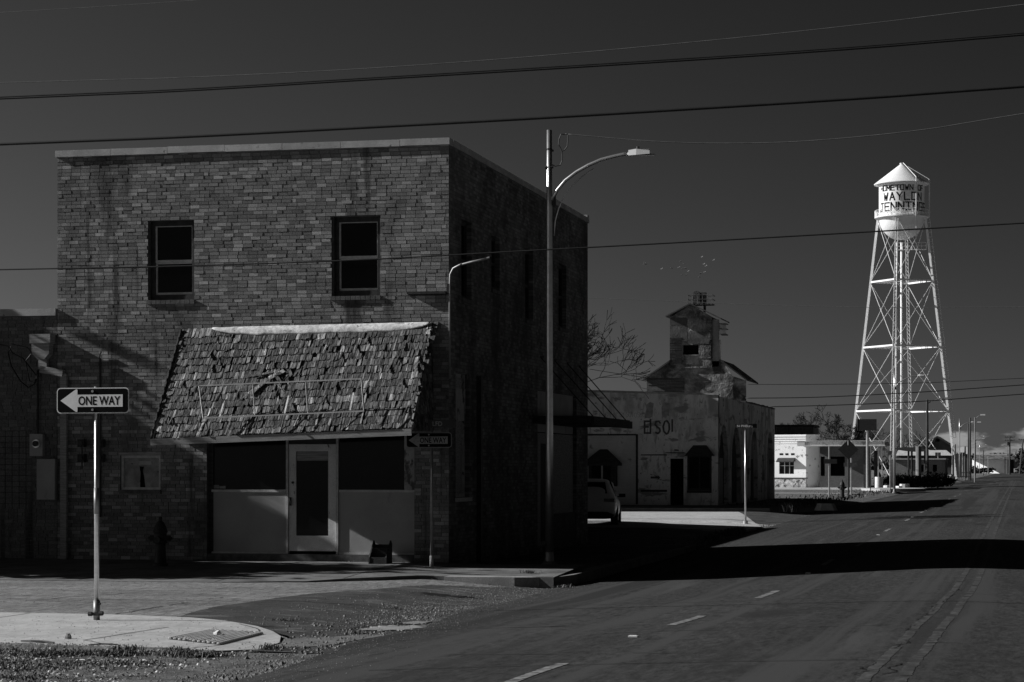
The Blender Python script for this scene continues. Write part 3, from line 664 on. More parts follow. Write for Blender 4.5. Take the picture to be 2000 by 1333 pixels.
def brickwork(wall, x0, x1, z0, z1, y, holes, near, seed, count=300, bw=.206, rh=.0733, prefer=None, tonef=None):
    rr = random.Random(seed); rows = int((z1 - z0) / rh) + 1; full = []; odd = []
    for r in range(rows):
        zb = z0 + r * rh + .005; zt = min(z0 + (r + 1) * rh - .004, z1)
        if zt - zb < .02: continue
        x = x0 - bw * ((r % 2) * .5 + rr.choice([0, 0, .25, .1]));
        cuts = sorted([(h[0], h[1]) for h in holes if h[2] < (zb + zt) / 2 < h[3]])
        while x < x1:
            bl = bw if rr.random() > .06 else bw * .5
            a, b = max(x + .004, x0), min(x + bl - .005, x1); x += bl
            segs = [(a, b)]
            for (c, d) in cuts:
                ns_ = []
                for (p, q) in segs:
                    if q <= c or p >= d: ns_.append((p, q))
                    else:
                        if c - p > .03: ns_.append((p, c - .003))
                        if q - d > .03: ns_.append((d + .003, q))
                segs = ns_
            for (p, q) in segs:
                if q - p < .03: continue
                tone = tonef(rr) if tonef else 0
                it = (p, q, zb, zt, tone, rr.uniform(-.0035, .0035))
                (full if abs((q - p) - (bw - .009)) < .002 and abs(zt - zb - (rh - .009)) < .002 else odd).append(it)
    full.sort(key=lambda it: near(it)); ind = full[:count]; rest = full[count:] + odd
    ms = []
    for k in range(14):
        m_ = MB(); m_.tone = tonef(rr); w_ = (bw - .009) / 2; h_ = (rh - .009) / 2; c = .0025
        m_.add([(-w_, .0, -h_), (w_, .0, -h_), (w_, .0, h_), (-w_, .0, h_), (-w_ + c, -.0, -h_ + c), (w_, .03, -h_), (w_, .03, h_), (-w_, .03, h_), (-w_, .03, -h_)],
               [(0, 1, 2, 3), (1, 5, 6, 2), (3, 2, 6, 7), (0, 3, 7, 8), (0, 8, 5, 1)])
        ms.append(m_.mesh('brick', 'brick'))
    wo_ = wloc(wall)
    for it in ind:
        o = bpy.data.objects.new('brick', rr.choice(ms)); COL.objects.link(o); o.parent = wall
        o.location = Vector(((it[0] + it[1]) / 2, y + it[5], (it[2] + it[3]) / 2)) - wo_
    m_ = MB()
    for p, q, a, b, tone, jy in rest:
        m_.tone = tone
        m_.add([(p, y + jy, a), (q, y + jy, a), (q, y + jy, b), (p, y + jy, b), (p, y + .03, a), (q, y + .03, a), (q, y + .03, b), (p, y + .03, b)],
               [(0, 1, 2, 3), (1, 5, 6, 2), (3, 2, 6, 7), (0, 3, 7, 4), (0, 4, 5, 1)])
    m_.build('brick_courses', 'brick', wall, kind='stuff')
def tone1(rr):
    q = rr.random()
    return rr.uniform(.05, .3) if q < .55 else (rr.uniform(.25, .5) if q < .82 else (rr.uniform(.5, .8) if q < .97 else rr.uniform(.75, 1.0)))
AW0, AW1, AWT, AWB = -16.57, -11.35, 4.75, 2.4
brickwork(wall, XL, XR, 0, ZTOP, YF, holes, lambda it: (it[0] + .0 + 11) ** 2 + (it[2] - 6.4) ** 2 + (99 if it[2] < 4.8 else 0), 5, tonef=tone1)
# odd pale brick
o = None
mb = MB(); z_ = ZZ(677, 395, YF); mb.tone = 1.0; mb.box(W(668, YF), W(687, YF), YF - .004, YF + .02, z_ - .03, z_ + .03); mb.build('brick', 'panel', wall)
# side wall with its openings
def side_y(px): # depth where the sight line meets the side wall x = XR
    t = (px - 1000) / FPX; return XR * (CS + t * SN) / (t * CS - SN)
def side_z(px, py): return ZZ(px, py, side_y(px))
sw = [(side_y(a) , side_y(b), side_z((a + b) / 2, d), side_z((a + b) / 2, c)) for a, b, c, d in ((901, 921, 432, 585), (960, 976, 463, 567), (1026, 1041, 488, 627), (1091, 1106, 517, 642))]
low1 = (side_y(890), side_y(917), side_z(903, 972), side_z(903, 730))
low2 = (side_y(1050), side_y(1126), .02, side_z(1088, 768))
mb = MB(); mb.holed(rect(YF + .03, YB, -.3, ZTOP), [rect(*q) for q in sw + [low1, low2]], FYZ(XR - .0), 0, .16)
side = mb.build('side_wall', 'brickside', bb)
mb = MB()
mb.box(XL, XR - .01, YB - .2, YB, -.3, ZTOP); mb.box(XL, XL + .2, YF + .25, YB - .2, -.3, ZTOP); mb.build('rear_wall', 'brickfar', bb)
mb = MB(); mb.box(XL + .2, XR - .25, YF + .3, YB - .2, ZTOP - .45, ZTOP - .4); mb.build('roof', 'roof', bb)
# coping, made of lengths
cop = bpy.data.objects.new('coping', MB().box(XL + .3, XL + .31, YB - .1, YB - .09, ZTOP, ZTOP + .01).mesh('c', 'coping', wloc(bb))); COL.objects.link(cop); cop.parent = bb
x = XL - .03
for k in range(7):
    x2 = min(x + 1.22, XR + .03); mb = MB(); dz = random.uniform(-.006, .008)
    mb.box(x + .004, x2 - .004, YF - .05, YF + .28, ZTOP + .002 + dz, ZTOP + .135 + dz); mb.build('coping_stone', 'coping', cop); x = x2
y = YF + .285
for k in range(12):
    y2 = min(y + 1.22, YB + .03); mb = MB(); mb.box(XR - .27, XR + .035, y + .004, y2 - .004, ZTOP + .002, ZTOP + .133); mb.build('coping_stone', 'coping', cop); y = y2
mb = MB(); mb.box(XL - .03, XR + .03, YB - .2, YB + .03, ZTOP + .14, ZTOP + .2); mb.build('coping_stone', 'coping', cop)
# upper front windows
for k, (a, b, c, d) in enumerate(wr):
    mb = MB(); fw_ = .075
    mb.holed(rect(a, b, c, d), [rect(a + fw_ + .04, b - fw_, c + .11, d - .1)], FXZ(YF + .10), 0, .06); mb.box(a - .0, a + .045, YF + .02, YF + .1, c, d)
    win = mb.build('window', 'framedark', bb)
    a2, b2, c2, d2 = a + fw_ + .04, b - fw_, c + .11, d - .1; zm = (c2 + d2) / 2 - .02
    mb = MB(); mb.holed(rect(a2, b2, zm - .02, d2), [rect(a2 + .035, b2 - .02, zm + .03, d2 - .015)], FXZ(YF + .125), 0, .03); mb.build('sash', 'frame', win)
    mb = MB(); mb.holed(rect(a2, b2, c2, zm - .022), [rect(a2 + .035, b2 - .02, c2 + .05, zm - .05)], FXZ(YF + .145), 0, .03); mb.build('sash', 'frame', win)
    mb = MB(); mb.box(a2, b2, YF + .16, YF + .17, zm, d2); mb.build('pane', 'glass', win)
    mb = MB(); mb.box(a2, b2, YF + .178, YF + .188, c2, zm); mb.build('pane', 'glass', win)
    mb = MB()
    for q in range(10): mb.box(a - .02 + (b - a + .04) * q / 10 + .004, a - .02 + (b - a + .04) * (q + 1) / 10 - .004, YF - .035, YF + .1, c - .085, c - .003)
    mb.build('sill', 'mortar', win)
# awning ------------------------------------------------------------
YA = 41.80
zl0, zr0 = ZZ(297, 858, YA), ZZ(805, 838, YA); zl1, zr1 = ZZ(358, 646, YF), ZZ(848, 634, YF)
P00, P10, P01, P11 = Vector((AW0, YA, zl0)), Vector((AW1, YA, zr0)), Vector((AW0 + .0, YF - .01, zl1)), Vector((AW1, YF - .01, zr1))
def AP(u, v): return (P00.lerp(P10, u)).lerp(P01.lerp(P11, u), v)
an = (P10 - P00).cross(P01 - P00).normalized()
if an.y > 0: an = -an
mb = MB(); dn = -an * .05
mb.add([AP(0, 0), AP(1, 0), AP(1, 1), AP(0, 1), AP(0, 0) + dn, AP(1, 0) + dn, AP(1, 1) + dn, AP(0, 1) + dn], [(0, 1, 2, 3), (7, 6, 5, 4), (0, 4, 5, 1), (1, 5, 6, 2), (2, 6, 7, 3), (3, 7, 4, 0)])
mb.add([P00, P01, (AW0, YF - .01, zl0)], [(0, 1, 2)]); mb.add([P10, P11, (AW1, YF - .01, zr0)], [(0, 1, 2)])
mb.add([P00 + Vector((0, .02, -.005)), P10 + Vector((0, .02, -.005)), (AW1, YF - .02, zr0), (AW0, YF - .02, zl0)], [(0, 1, 2, 3)])
aw = mb.build('awning', 'darkwood', bb)
rr = random.Random(21); sh = []; NR = 15
xa = (P10 - P00).normalized(); va = (P01 - P00).normalized(); SL = (P01 - P00).length; WDT = (P10 - P00).length
for r in range(NR):
    u = -.008 * WDT
    while u < WDT + .02:
        wd = rr.choice([.022, .03, .035, .042, .05, .06, .075, .095]) * rr.uniform(.85, 1.1)
        cx = u + wd / 2; u += wd + rr.uniform(.001, .007)
        f = max(0, 1 - math.hypot((cx / WDT - .47) / .1, (r / NR - .52) / .14))      # the torn place
        f2 = max(0, 1 - math.hypot((cx / WDT - .62) / .05, (r / NR - .75) / .1))
        if rr.random() < .035 + .75 * f + .4 * f2: continue
        sh.append((cx, r, wd, f))
        if r == NR - 1 and 0.22 < cx / WDT < .97: sh.pop()
sh.sort(key=lambda q: -q[2] * 3 - q[1] * .02); ind = sh[:290]; rest = sh[290:]
def shingle(cx, r, wd, f, rr):
    v0 = r / NR * SL + rr.uniform(-.026, .018) - (.03 if r else .0); ln = SL / NR * 1.42
    th = rr.uniform(.006, .016); lift = .028 + rr.uniform(0, .012) + (rr.uniform(0, .06) if rr.random() < .05 + f * .5 else 0)
    tw = rr.uniform(-.02, .02) + (rr.uniform(-.5, .5) if rr.random() < f else 0); o = P00 + xa * cx + va * (v0)
    # shear of the sagging awning
    o = AP(cx / WDT, 0) + (AP(cx / WDT, 1) - AP(cx / WDT, 0)).normalized() * v0
    X = xa * math.cos(tw) + va * math.sin(tw); V = (va * math.cos(tw) - xa * math.sin(tw)).normalized(); h = wd / 2; tl = rr.uniform(-.006, .005)
    e = [rr.uniform(-.016, .016) for _ in range(2)]; e = [e[0] + (rr.uniform(-.03, .05) if rr.random() < .25 else 0), e[1]]
    q = [o - X * h + V * e[0] + an * (lift + tl), o + X * h + V * e[1] + an * (lift - tl), o + X * h * .96 + V * ln + an * .012, o - X * h * .96 + V * ln + an * .012]
    return [p for p in q] + [p - an * th for p in q]
FS = [(0, 1, 2, 3), (0, 4, 5, 1), (1, 5, 6, 2), (3, 7, 4, 0)]
def stone(rr):
    q = rr.random(); return rr.uniform(0, .12) if q < .56 else (rr.uniform(.10, .28) if q < .82 else (rr.uniform(.28, .55) if q < .95 else rr.uniform(.6, 1)))
for it in ind:
    m_ = MB(); m_.tone = stone(rr); m_.add(shingle(*it, rr), FS); m_.build('shingle', 'shingle', aw)
m_ = MB()
for it in rest: m_.tone = stone(rr); m_.add(shingle(*it, rr), FS)
m_.build('shingle_rows', 'shingle', aw, kind='stuff')
m_ = MB()                                                  # shingles on both cheeks
for sx_, xx in ((1, AW1), (-1, AW0)):
    zb_, zt_ = (zr0, zr1) if sx_ > 0 else (zl0, zl1)
    for r in range(13):
        z = zb_ + (zt_ - zb_) * r / 13
        ymin = YA + (YF - YA) * (r / 13) + .02; y = ymin
        while y < YF - .05:
            wd = rr.uniform(.07, .15); m_.tone = rr.uniform(0, .3); y2 = min(y + wd, YF - .015)
            m_.add([(xx + sx_ * .03, y, z - .02), (xx + sx_ * .03, y2 - .006, z - .02 + rr.uniform(-.01, .01)), (xx + sx_ * .008, y2 - .006, z + .2), (xx + sx_ * .008, y, z + .2)], [(0, 1, 2, 3)])
            m_.add([(xx, y, z - .02), (xx, y2 - .006, z - .02), (xx + sx_ * .03, y2 - .006, z - .02), (xx + sx_ * .03, y, z - .02)], [(0, 1, 2, 3)]); y = y2
m_.build('cheek_shingles', 'shingle', aw, kind='stuff')
mb = MB(); mb.beam(P00 + Vector((-.03, -.02, -.06)), P10 + Vector((.03, -.02, -.06)), .03, .13); mb.build('fascia', 'fascia', aw)
mb = MB(); mb.beam(P00 + Vector((-.02, 0, 0)), P01 + Vector((-.02, -.02, .0)), .03, .1, an); mb.build('rake_board', 'darkwood', aw)
mb = MB(); mb.beam(P10 + Vector((.025, 0, .01)), P10.lerp(P11, .3) + Vector((.025, -.0, .02)), .03, .12, an); mb.build('rake_board', 'fascia', aw)
# flashing, curled away at both ends
mb = MB(); n_ = 60; P = []
for i in range(n_ + 1):
    u = .125 + (.995 - .125) * i / n_; t = i / n_; en = min(1, t / .22) ** .6 * min(1, (1 - t) / .14) ** .8
    topz = AP(u, 1).z + .045 + .006 * noise.noise(Vector((u * 9, 0, 0)))
    hh = .04 + .15 * en + .03 * noise.noise(Vector((u * 12, 1, 0))) + .012 * noise.noise(Vector((u * 45, 1, 0)))
    for j in range(6):
        s = j / 5; a = s * 1.5
        P.append((AP(u, 1).x, YF - .03 - (.11 + .025 * noise.noise(Vector((u * 14, s, 3)))) * math.sin(a) * (.5 + .5 * en), topz - hh * s ** 1.3 + .008 * noise.noise(Vector((u * 40, s * 3, 2))) + .03 * (1 - s) * 0))
mb.add(P, [(i * 6 + j, (i + 1) * 6 + j, (i + 1) * 6 + j + 1, i * 6 + j + 1) for i in range(n_) for j in range(5)])
fl = mb.build('flashing', 'flash', aw, smooth=True); sm = fl.modifiers.new('s', 'SOLIDIFY'); sm.thickness = .006
# bare sign frame in front of the shingles
ys_ = YA - .12
def SP(px, py): return PT(px, py, ys_ if py > 780 else ys_ + .25)
mb = MB(); A, B, C_, D = SP(389, 754), SP(706, 740), SP(711, 803), SP(397, 817)
for p, q in ((A, B), (B, C_), (C_, D), (D, A)): mb.beam(p, q, .025, .025)
for t, t2 in ((.333, .326), (.66, .655)): mb.beam(A.lerp(B, t), D.lerp(C_, t2), .02, .02)
mb.build('sign_frame', 'frame', aw)
for (x1, y1, x2, y2) in ((437, 780, 427, 815), (562, 772, 554, 808), (689, 766, 682, 802), (539, 750, 554, 766)):
    mb = MB(); p, q = SP(x1, y1), SP(x2, y2); mb.beam(p + Vector((0, .06, 0)), q + Vector((0, .06, 0)), .03, .012); mb.build('brace', 'flash', aw)
mb = MB()
for (a, b, c, d) in ((505, 765, 530, 735), (535, 735, 560, 720), (500, 730, 540, 722), (560, 745, 545, 728), (520, 750, 500, 762), (585, 780, 600, 800)):
    p, q = AP((a - 330) / 500, (838 - b) / 205), AP((c - 330) / 500, (838 - d) / 205); mb.tone = random.random(); mb.beam(p + an * .07, q + an * .05, random.uniform(.04, .09), .012, an)
mb.build('torn_lath', 'shingle', aw)
# storefront --------------------------------------------------------
def X(px): return W(px, YF)
def Z(py, px=600): return ZZ(px, py, YF)
YS = YF + .10
sf = MB().box(SFX0, X(413), YS, YS + .1, .0, SFZ).build('shop_front', 'darkwood', bb)
def part(name, m, x0, x1, y0, y1, z0, z1, par=sf): mb = MB(); mb.box(x0, x1, y0, y1, z0, z1); return mb.build(name, m, par)
part('pane', 'glass', X(413), X(555), YS + .04, YS + .05, Z(957), SFZ)
part('pane', 'glass', X(659), X(787), YS + .04, YS + .05, Z(957), SFZ)
part('bulkhead_panel', 'panel', X(410), X(555), YS + .01, YS + .06, Z(1079), Z(962))
part('bulkhead_panel', 'panel', X(659), X(808), YS + .01, YS + .06, Z(1079), Z(962))
part('rail', 'frame', X(410), X(555), YS - .01, YS + .05, Z(962) + .002, Z(957))
part('rail', 'frame', X(659), X(808), YS - .01, YS + .05, Z(962) + .002, Z(957))
part('bottom_rail', 'frame', X(410), X(556), YS - .005, YS + .05, Z(1083), Z(1079) - .002)
part('bottom_rail', 'frame', X(659), X(808), YS - .005, YS + .05, Z(1083), Z(1079) - .002)
part('step', 'mortar', SFX0, SFX1, YS - .08, YS + .1, -.05, Z(1083) - .003)
part('post', 'whiteboard', X(787), X(808), YS, YS + .07, Z(957) + .002, SFZ)
part('post', 'frame', X(556), X(560), YS - .02, YS + .09, Z(1083), SFZ); part('post', 'frame', X(654), X(658), YS - .02, YS + .09, Z(1083), SFZ)
part('lintel', 'darkwood', X(560) + .003, X(654) - .003, YS + .02, YS + .09, Z(867), SFZ)
mb = MB(); dx0, dx1, dz0, dz1 = X(561), X(653), Z(1077), Z(868)
mb.holed(rect(dx0, dx1, dz0, dz1), [rect(X(575), X(638), Z(1047), Z(882))], FXZ(YS + .005), 0, .045); dr = mb.build('door', 'doorpaint', bb)
mb = MB(); mb.box(X(575) - .0, X(638), YS + .036, YS + .044, Z(1047), Z(882)); mb.build('pane', 'glass', dr)
mb = MB(); mb.box(X(576), X(637), YS + .028, YS + .035, Z(900), Z(883)); mb.build('blind', 'fascia', dr)
mb = MB(); mb.box(X(562), X(566), YS - .05, YS + .004, Z(988), Z(972)); mb.tube([(X(564), YS - .05, Z(988)), (X(564), YS - .07, Z(980)), (X(564), YS - .05, Z(972))], .012, 6); mb.build('handle', 'darksteel', dr)
mb = MB(); mb.tube([(X(569), YS + .004, Z(943)), (X(569), YS - .02, Z(943))], .025, 8); mb.build('lock', 'darksteel', dr)
mb = MB()
for (a, b) in ((411, 423), (424, 436)): mb.box(X(a), X(b), YS + .033, YS + .038, Z(955), Z(948 if a < 420 else 950))
mb.build('window_sticker', 'poster', sf)
# little window with boards
mb = MB(); mb.holed(rect(*NW), [rect(NW[0] + .05, NW[1] - .05, NW[2] + .05, NW[3] - .05)], FXZ(YF + .05), 0, .05); wn = mb.build('window', 'frame', bb)
mb = MB(); mb.box(NW[0] + .05, NW[1] - .05, YF + .085, YF + .1, NW[2] + .05, NW[3] - .05); mb.build('board', 'poster', wn)
mb = MB(); mb.prism([(X(271), Z(954, 270)), (X(281), Z(954, 270)), (X(278), Z(930, 270)), (X(276), Z(920, 270)), (X(278), Z(912, 270)), (X(270), Z(911, 270)), (X(272), Z(924, 270))], FXZ(YF + .07), 0, .012); mb.build('stain_patch', 'black', wn)
mb = MB(); mb.box(X(268), X(294), YF + .072, YF + .084, Z(908, 270), Z(901, 270)); mb.build('sticker', 'oldletter', wn)
mb = MB(); mb.box(NW[0] - .02, NW[1] + .02, YF - .04, YF + .05, NW[2] - .08, NW[2] - .003); mb.build('sill', 'mortar', wn)
mb = MB(); mb.box(NW[0] - .03, NW[1] + .03, YF - .02, YF + .05, NW[3] + .003, NW[3] + .06); mb.build('lintel', 'fascia', wn)
# side windows
for k, (a, b, c, d) in enumerate(sw + [low1]):
    mb = MB(); mb.holed(rect(a, b, c, d), [rect(a + .08, b - .08, c + .08, (c + d) / 2 - .03), rect(a + .08, b - .08, (c + d) / 2 + .03, d - .08)], FYZ(XR - .10), 0, .05); wn = mb.build('window', 'framedark' if k < 4 else 'whiteboard', bb)
    mb = MB(); mb.box(XR - .155, XR - .145, a, b, c, d); mb.build('pane', 'glass' if k < 4 else 'fascia', wn)
    mb = MB(); mb.box(XR - .1, XR + .05, a - .04, b + .04, c - .08, c - .003); mb.build('sill', 'mortar' if k < 4 else 'frame', wn)
a, b, c, d = low1
mb = MB(); mb.box(XR - .098, XR - .075, a + .05, b - .05, (c + d) / 2 + .3, d - .3); mb.build('board', 'whiteboard', bb)
a, b, c, d = low2
mb = MB(); mb.box(XR - .14, XR - .09, a, b, 2.72, d); mb.build('transom_board', 'panel', bb)
mb = MB(); mb.holed(rect(a, b, c, 2.70), [rect(a + .75, a + 1.6, c + .1, 2.45)], FYZ(XR - .09), 0, .05); g_ = mb.build('side_door_frame', 'fascia', bb)
mb = MB(); mb.box(XR - .15, XR - .135, a + .75, a + 1.6, c + .1, 2.45); mb.build('door', 'framedark', g_)
mb = MB(); mb.box(XR - .088, XR - .02, a + 1.75, b - .05, c + .0, .75); mb.build('bulkhead', 'mortar', g_)
for (ya, pn) in ((44.75, 'downspout'), ):
    mb = MB(); yy = side_y(932); mb.box(XR + .002, XR + .10, yy - .05, yy + .07, -.1, side_z(932, 735)); mb.build('downspout', 'darksteel', bb)
# hung canopy
y0c, y1c = side_y(1040), side_y(1128); zc = 3.02; xo = XR + 1.35
mb = MB(); mb.box(XR + .01, xo, y0c, y1c, zc - .12, zc + .05); mb.box(xo, xo + .08, y0c + .1, y1c - .1, zc - .16, zc + .02)
cn = mb.build('canopy', 'darkwood', bb)
for px, py in ((1056, 698), (1083, 704), (1108, 710), (1131, 716)):
    ya = side_y(px); za = side_z(px, py); yo = y0c + (y1c - y0c) * ((px - 1040) / 91); mb = MB(); mb.tube([(XR, ya, za), (xo - .1, yo, zc + .05)], .014, 6); mb.lathe([(.07, 0), (.07, .02), (.001, .02)], (XR + .01, ya, za), 8); mb.build('rod', 'darksteel', cn)
# gooseneck pipe on the corner and bracket beam
mb = MB(); xg = XR + .03; yg = YF - .03
mb.tube([(xg, yg, ZZ(877, 740, YF)), (xg, yg, ZZ(877, 560, YF)), (xg + .01, yg, ZZ(877, 537, YF)), (xg + .07, yg, ZZ(877, 525, YF)), (xg + .2, yg - .02, ZZ(877, 519, YF)), (xg + .45, yg - .08, ZZ(877, 514, YF)), (xg + .84, yg - .18, ZZ(877, 508, YF))], .022, 8)
gp_ = mb.build('gooseneck_pipe', 'steeldull', bb, smooth=True)
mb = MB(); mb.tube([(xg + .22, yg - .022, ZZ(877, 518.5, YF)), (xg + .26, yg - .03, ZZ(877, 517.8, YF))], .032, 8); mb.tube([(xg + .8, yg - .172, ZZ(877, 508.6, YF)), (xg + .86, yg - .19, ZZ(877, 507.6, YF))], .032, 8); mb.build('collar', 'darksteel', gp_)
mb = MB(); mb.box(X(797), X(872), YF - .09, YF - .003, Z(575, 830), Z(571, 830)); mb.box(X(797), X(872), YF - .012, YF - .003, Z(578, 830), Z(575, 830)); mb.build('bracket_beam', 'darksteel', bb)
mb = MB(); mb.box(X(874), X(878), YF - .05, YF - .003, Z(575, 877), Z(555, 877)); mb.build('bracket', 'darksteel', bb)
# meters and pipes on the left part of the front
mt = MB().box(X(195), X(198), YF - .04, YF - .01, Z(1010, 190), Z(700, 190)).tube([(X(195), YF - .03, Z(700, 190)), (X(197), YF - .05, Z(692, 190)), (X(200), YF - .06, Z(688, 190))], .02, 6).build('meter_pipe', 'darksteel', bb)
for (px, py) in ((160, 866), (197, 866), (160, 895), (197, 895)):
    mb = MB(); q = PT(px, py, YF - .12); mb.obox(q, (.07, 0, 0), (0, .07, 0), (0, 0, .08)); mb.tube([q + Vector((0, -.07, 0)), q + Vector((0, -.11, 0))], .055, 12); mb.tube([q + Vector((0, 0, -.08)), q + Vector((0, .0, -.22))], .015, 6); mb.build('gas_meter', 'darksteel', mt)

# ------------------------------------------------------------------ low brick building on the left
lb = thing('low_brick_building', 'single storey dark brick building joined to the left of the corner shop', 'building', (-23, 46, 0))
ZL = ZZ(56, 618, YF); lwh = [(X(-60), X(62), Z(995, 30), Z(842, 30))]
mb = MB(); mb.holed(rect(-30, XL - .02, -.3, ZL), [rect(*lwh[0])], FXZ(YF + .016), 0, .15); lw_ = mb.build('front_wall', 'mortar', lb)
brickwork(lw_, -24.5, XL - .012, 0, ZL, YF, lwh, lambda it: -it[0], 9, tonef=lambda r: r.uniform(0, .25))
mb = MB(); mb.box(-30, -24.51, YF, YF + .015, -.3, ZL); mb.build('wall_end', 'brickfar', lb)
mb = MB(); mb.box(-30, XL - .01, YF + .2, 58, ZL - .5, ZL - .4); mb.box(-30, -29.8, YF + .2, 58, -.3, ZL); mb.box(-29.8, XL - .01, 57.8, 58, -.3, ZL); mb.build('roof', 'roof', lb)
cp2 = MB().box(-30, XL - .015, YF - .06, YF + .3, ZL + .003, ZL + .15).build('coping', 'coping', lb)
mb = MB(); a, b, c, d = lwh[0]; n_ = 9
for i in range(n_):
    for j in range(14):
        mb.tone = random.uniform(0, .15); mb.box(a + (b - a) * i / n_ + .006, a + (b - a) * (i + 1) / n_ - .006, YF + .06, YF + .1 + random.uniform(0, .01), c + (d - c) * j / 14 + .006, c + (d - c) * (j + 1) / 14 - .006)
mb.build('block_infill', 'brick', lb, kind='stuff')
# collector box and downspout
q = [(X(70), Z(672, 88)), (X(105), Z(672, 88)), (X(104), Z(692, 88)), (X(95), Z(703, 88)), (X(82), Z(703, 88)), (X(71), Z(692, 88))]
mb = MB(); mb.prism(q, FXZ(YF), -.22, -.01); mb.box(X(68), X(108), YF - .26, YF - .005, Z(672, 88) + .002, Z(654, 88))
dsp = mb.build('rain_collector', 'fascia', lb)
mb = MB(); mb.box(X(80), X(96), YF - .13, YF - .02, Z(722, 88), Z(703, 88) - .003); mb.build('outlet', 'fascia', dsp)
mb = MB(); mb.beam((X(84), YF - .1, Z(722, 88)), (X(128), YF - .1, Z(730, 100)), .12, .14); mb.box(X(122), X(134), YF - .12, YF - .02, -.0, Z(731, 100)); mb.build('downspout', 'fascia', dsp)
mb = MB(); mb.box(X(63), X(88), YF - .13, YF - .005, Z(891, 75), Z(848, 75)); em = mb.build('meter_box', 'panel', lb)
mb = MB(); c_ = PT(72, 867, YF - .13); mb.tube([c_, c_ + Vector((0, -.05, 0))], .085, 20); mb.build('meter_ring', 'steel', em)
mb = MB(); mb.tube([c_ + Vector((0, -.05, 0)), c_ + Vector((0, -.10, 0))], .06, 20); mb.build('meter_dial', 'glass', em)
mb = MB(); mb.tube([(X(76), YF - .06, Z(848, 75)), (X(76), YF - .06, Z(724, 75))], .022, 8); mb.build('conduit', 'darksteel', em)
mb = MB(); mb.box(X(78), X(113), YF - .16, YF - .005, Z(976, 95), Z(897, 95)); mb.build('breaker_box', 'panel', lb)
mb = MB(); pts = []
for (a, b) in ((-40, 668), (0, 673), (15, 676), (25, 690), (45, 700), (60, 720), (72, 735), (66, 752), (55, 757), (40, 745), (22, 715), (16, 690), (22, 676)): pts.append(PT(a, b, YF - .16))
mb.tube(pts, .012, 6); pts = [PT(a, b, YF - .2) for a, b in ((22, 672), (40, 676), (54, 679), (62, 690), (50, 705), (58, 745), (70, 748), (74, 730), (74, 722))]; mb.tube(pts, .009, 6)
mb.build('service_cable', 'cable', lb)
# ------------------------------------------------------------------ signs on poles
def round_rect(x0, x1, y0, y1, r, n=4):
    o = []
    for cx, cy, a0 in ((x1 - r, y1 - r, 0), (x0 + r, y1 - r, 90), (x0 + r, y0 + r, 180), (x1 - r, y0 + r, 270)):
        for k in range(n + 1): a = R(a0 + 90 * k / n); o.append((cx + r * math.cos(a), cy + r * math.sin(a)))
    return o
def one_way(par, c, wd, ht, rot=0.0, dim=False):
    cx, cy, cz = c
    fn = lambda u, v, d: (cx + u * math.cos(rot) - d * math.sin(rot), cy + u * math.sin(rot) + d * math.cos(rot), cz + v)
    mb = MB(); mb.prism(round_rect(-wd / 2, wd / 2, -ht / 2, ht / 2, .05), fn, 0, .004); pl = mb.build('sign_plate', 'signwhite' if not dim else 'signshade', par)
    mb = MB(); mb.prism(round_rect(-wd / 2 + .012, wd / 2 - .012, -ht / 2 + .012, ht / 2 - .012, .04), fn, -.003, -.0005); mb.build('sign_field', 'black', pl)
    mb = MB(); W2 = wd / .914
    ar = [(-.408, 0), (-.225, .125), (-.207, .137), (-.192, .130), (-.192, .07), (.38, .07), (.38, -.075), (-.192, -.075), (-.192, -.130), (-.207, -.137), (-.225, -.125)]
    mb.prism([(a * W2, b * W2) for a, b in ar], fn, -.006, -.0035); mb.build('arrow', 'signwhite' if not dim else 'signshade', pl)
    vs, fs = text_geo('ONE WAY', .53 * W2, .108 * W2, .018)
    mb = MB(); mb.add([fn(u + .085 * W2, v - .002, -.0075) for u, v in vs], fs); mb.build('lettering', 'black', pl)
    for v in (ht * .36, -ht * .36):
        mb = MB(); mb.tube([fn(0, v, -.004), fn(0, v, -.014)], .016, 8); mb.build('bolt', 'steeldull', pl)
    return pl
px_, py_ = -11.07, 26.1
sp = thing('one_way_sign', 'white arrow ONE WAY sign on a sunlit pole in the near corner sidewalk', 'street sign', (px_, py_, 0))
mb = MB(); zt = 2.86
mb.tube([(px_, py_, .14), (px_, py_, zt)], .030, 16); mb.build('pole', 'steel', sp, smooth=True)
mb = MB(); mb.tube([(px_, py_, 0), (px_, py_, .24)], .040, 16); mb.build('socket', 'steeldull', sp, smooth=True)
mb = MB(); mb.box(px_ - .085, px_ + .085, py_ - .05, py_ - .03, .055, .095); mb.tube([(px_ - .09, py_ - .04, .075), (px_ - .045, py_ - .04, .075)], .028, 8); mb.tube([(px_ + .05, py_ - .04, .085), (px_ + .1, py_ - .04, .085)], .028, 8); mb.tube([(px_ + .03, py_ - .02, .20), (px_ + .06, py_ - .02, .20)], .016, 8); mb.build('clamp', 'darksteel', sp)
mb = MB(); mb.tube([(px_, py_ - .003, 1.30), (px_, py_ - .003, 1.62)], .0325, 16); mb.build('sticker_band', 'steeldull', sp, smooth=True)
one_way(sp, (px_ - .03, py_ - .05, 2.69), .945, .315)
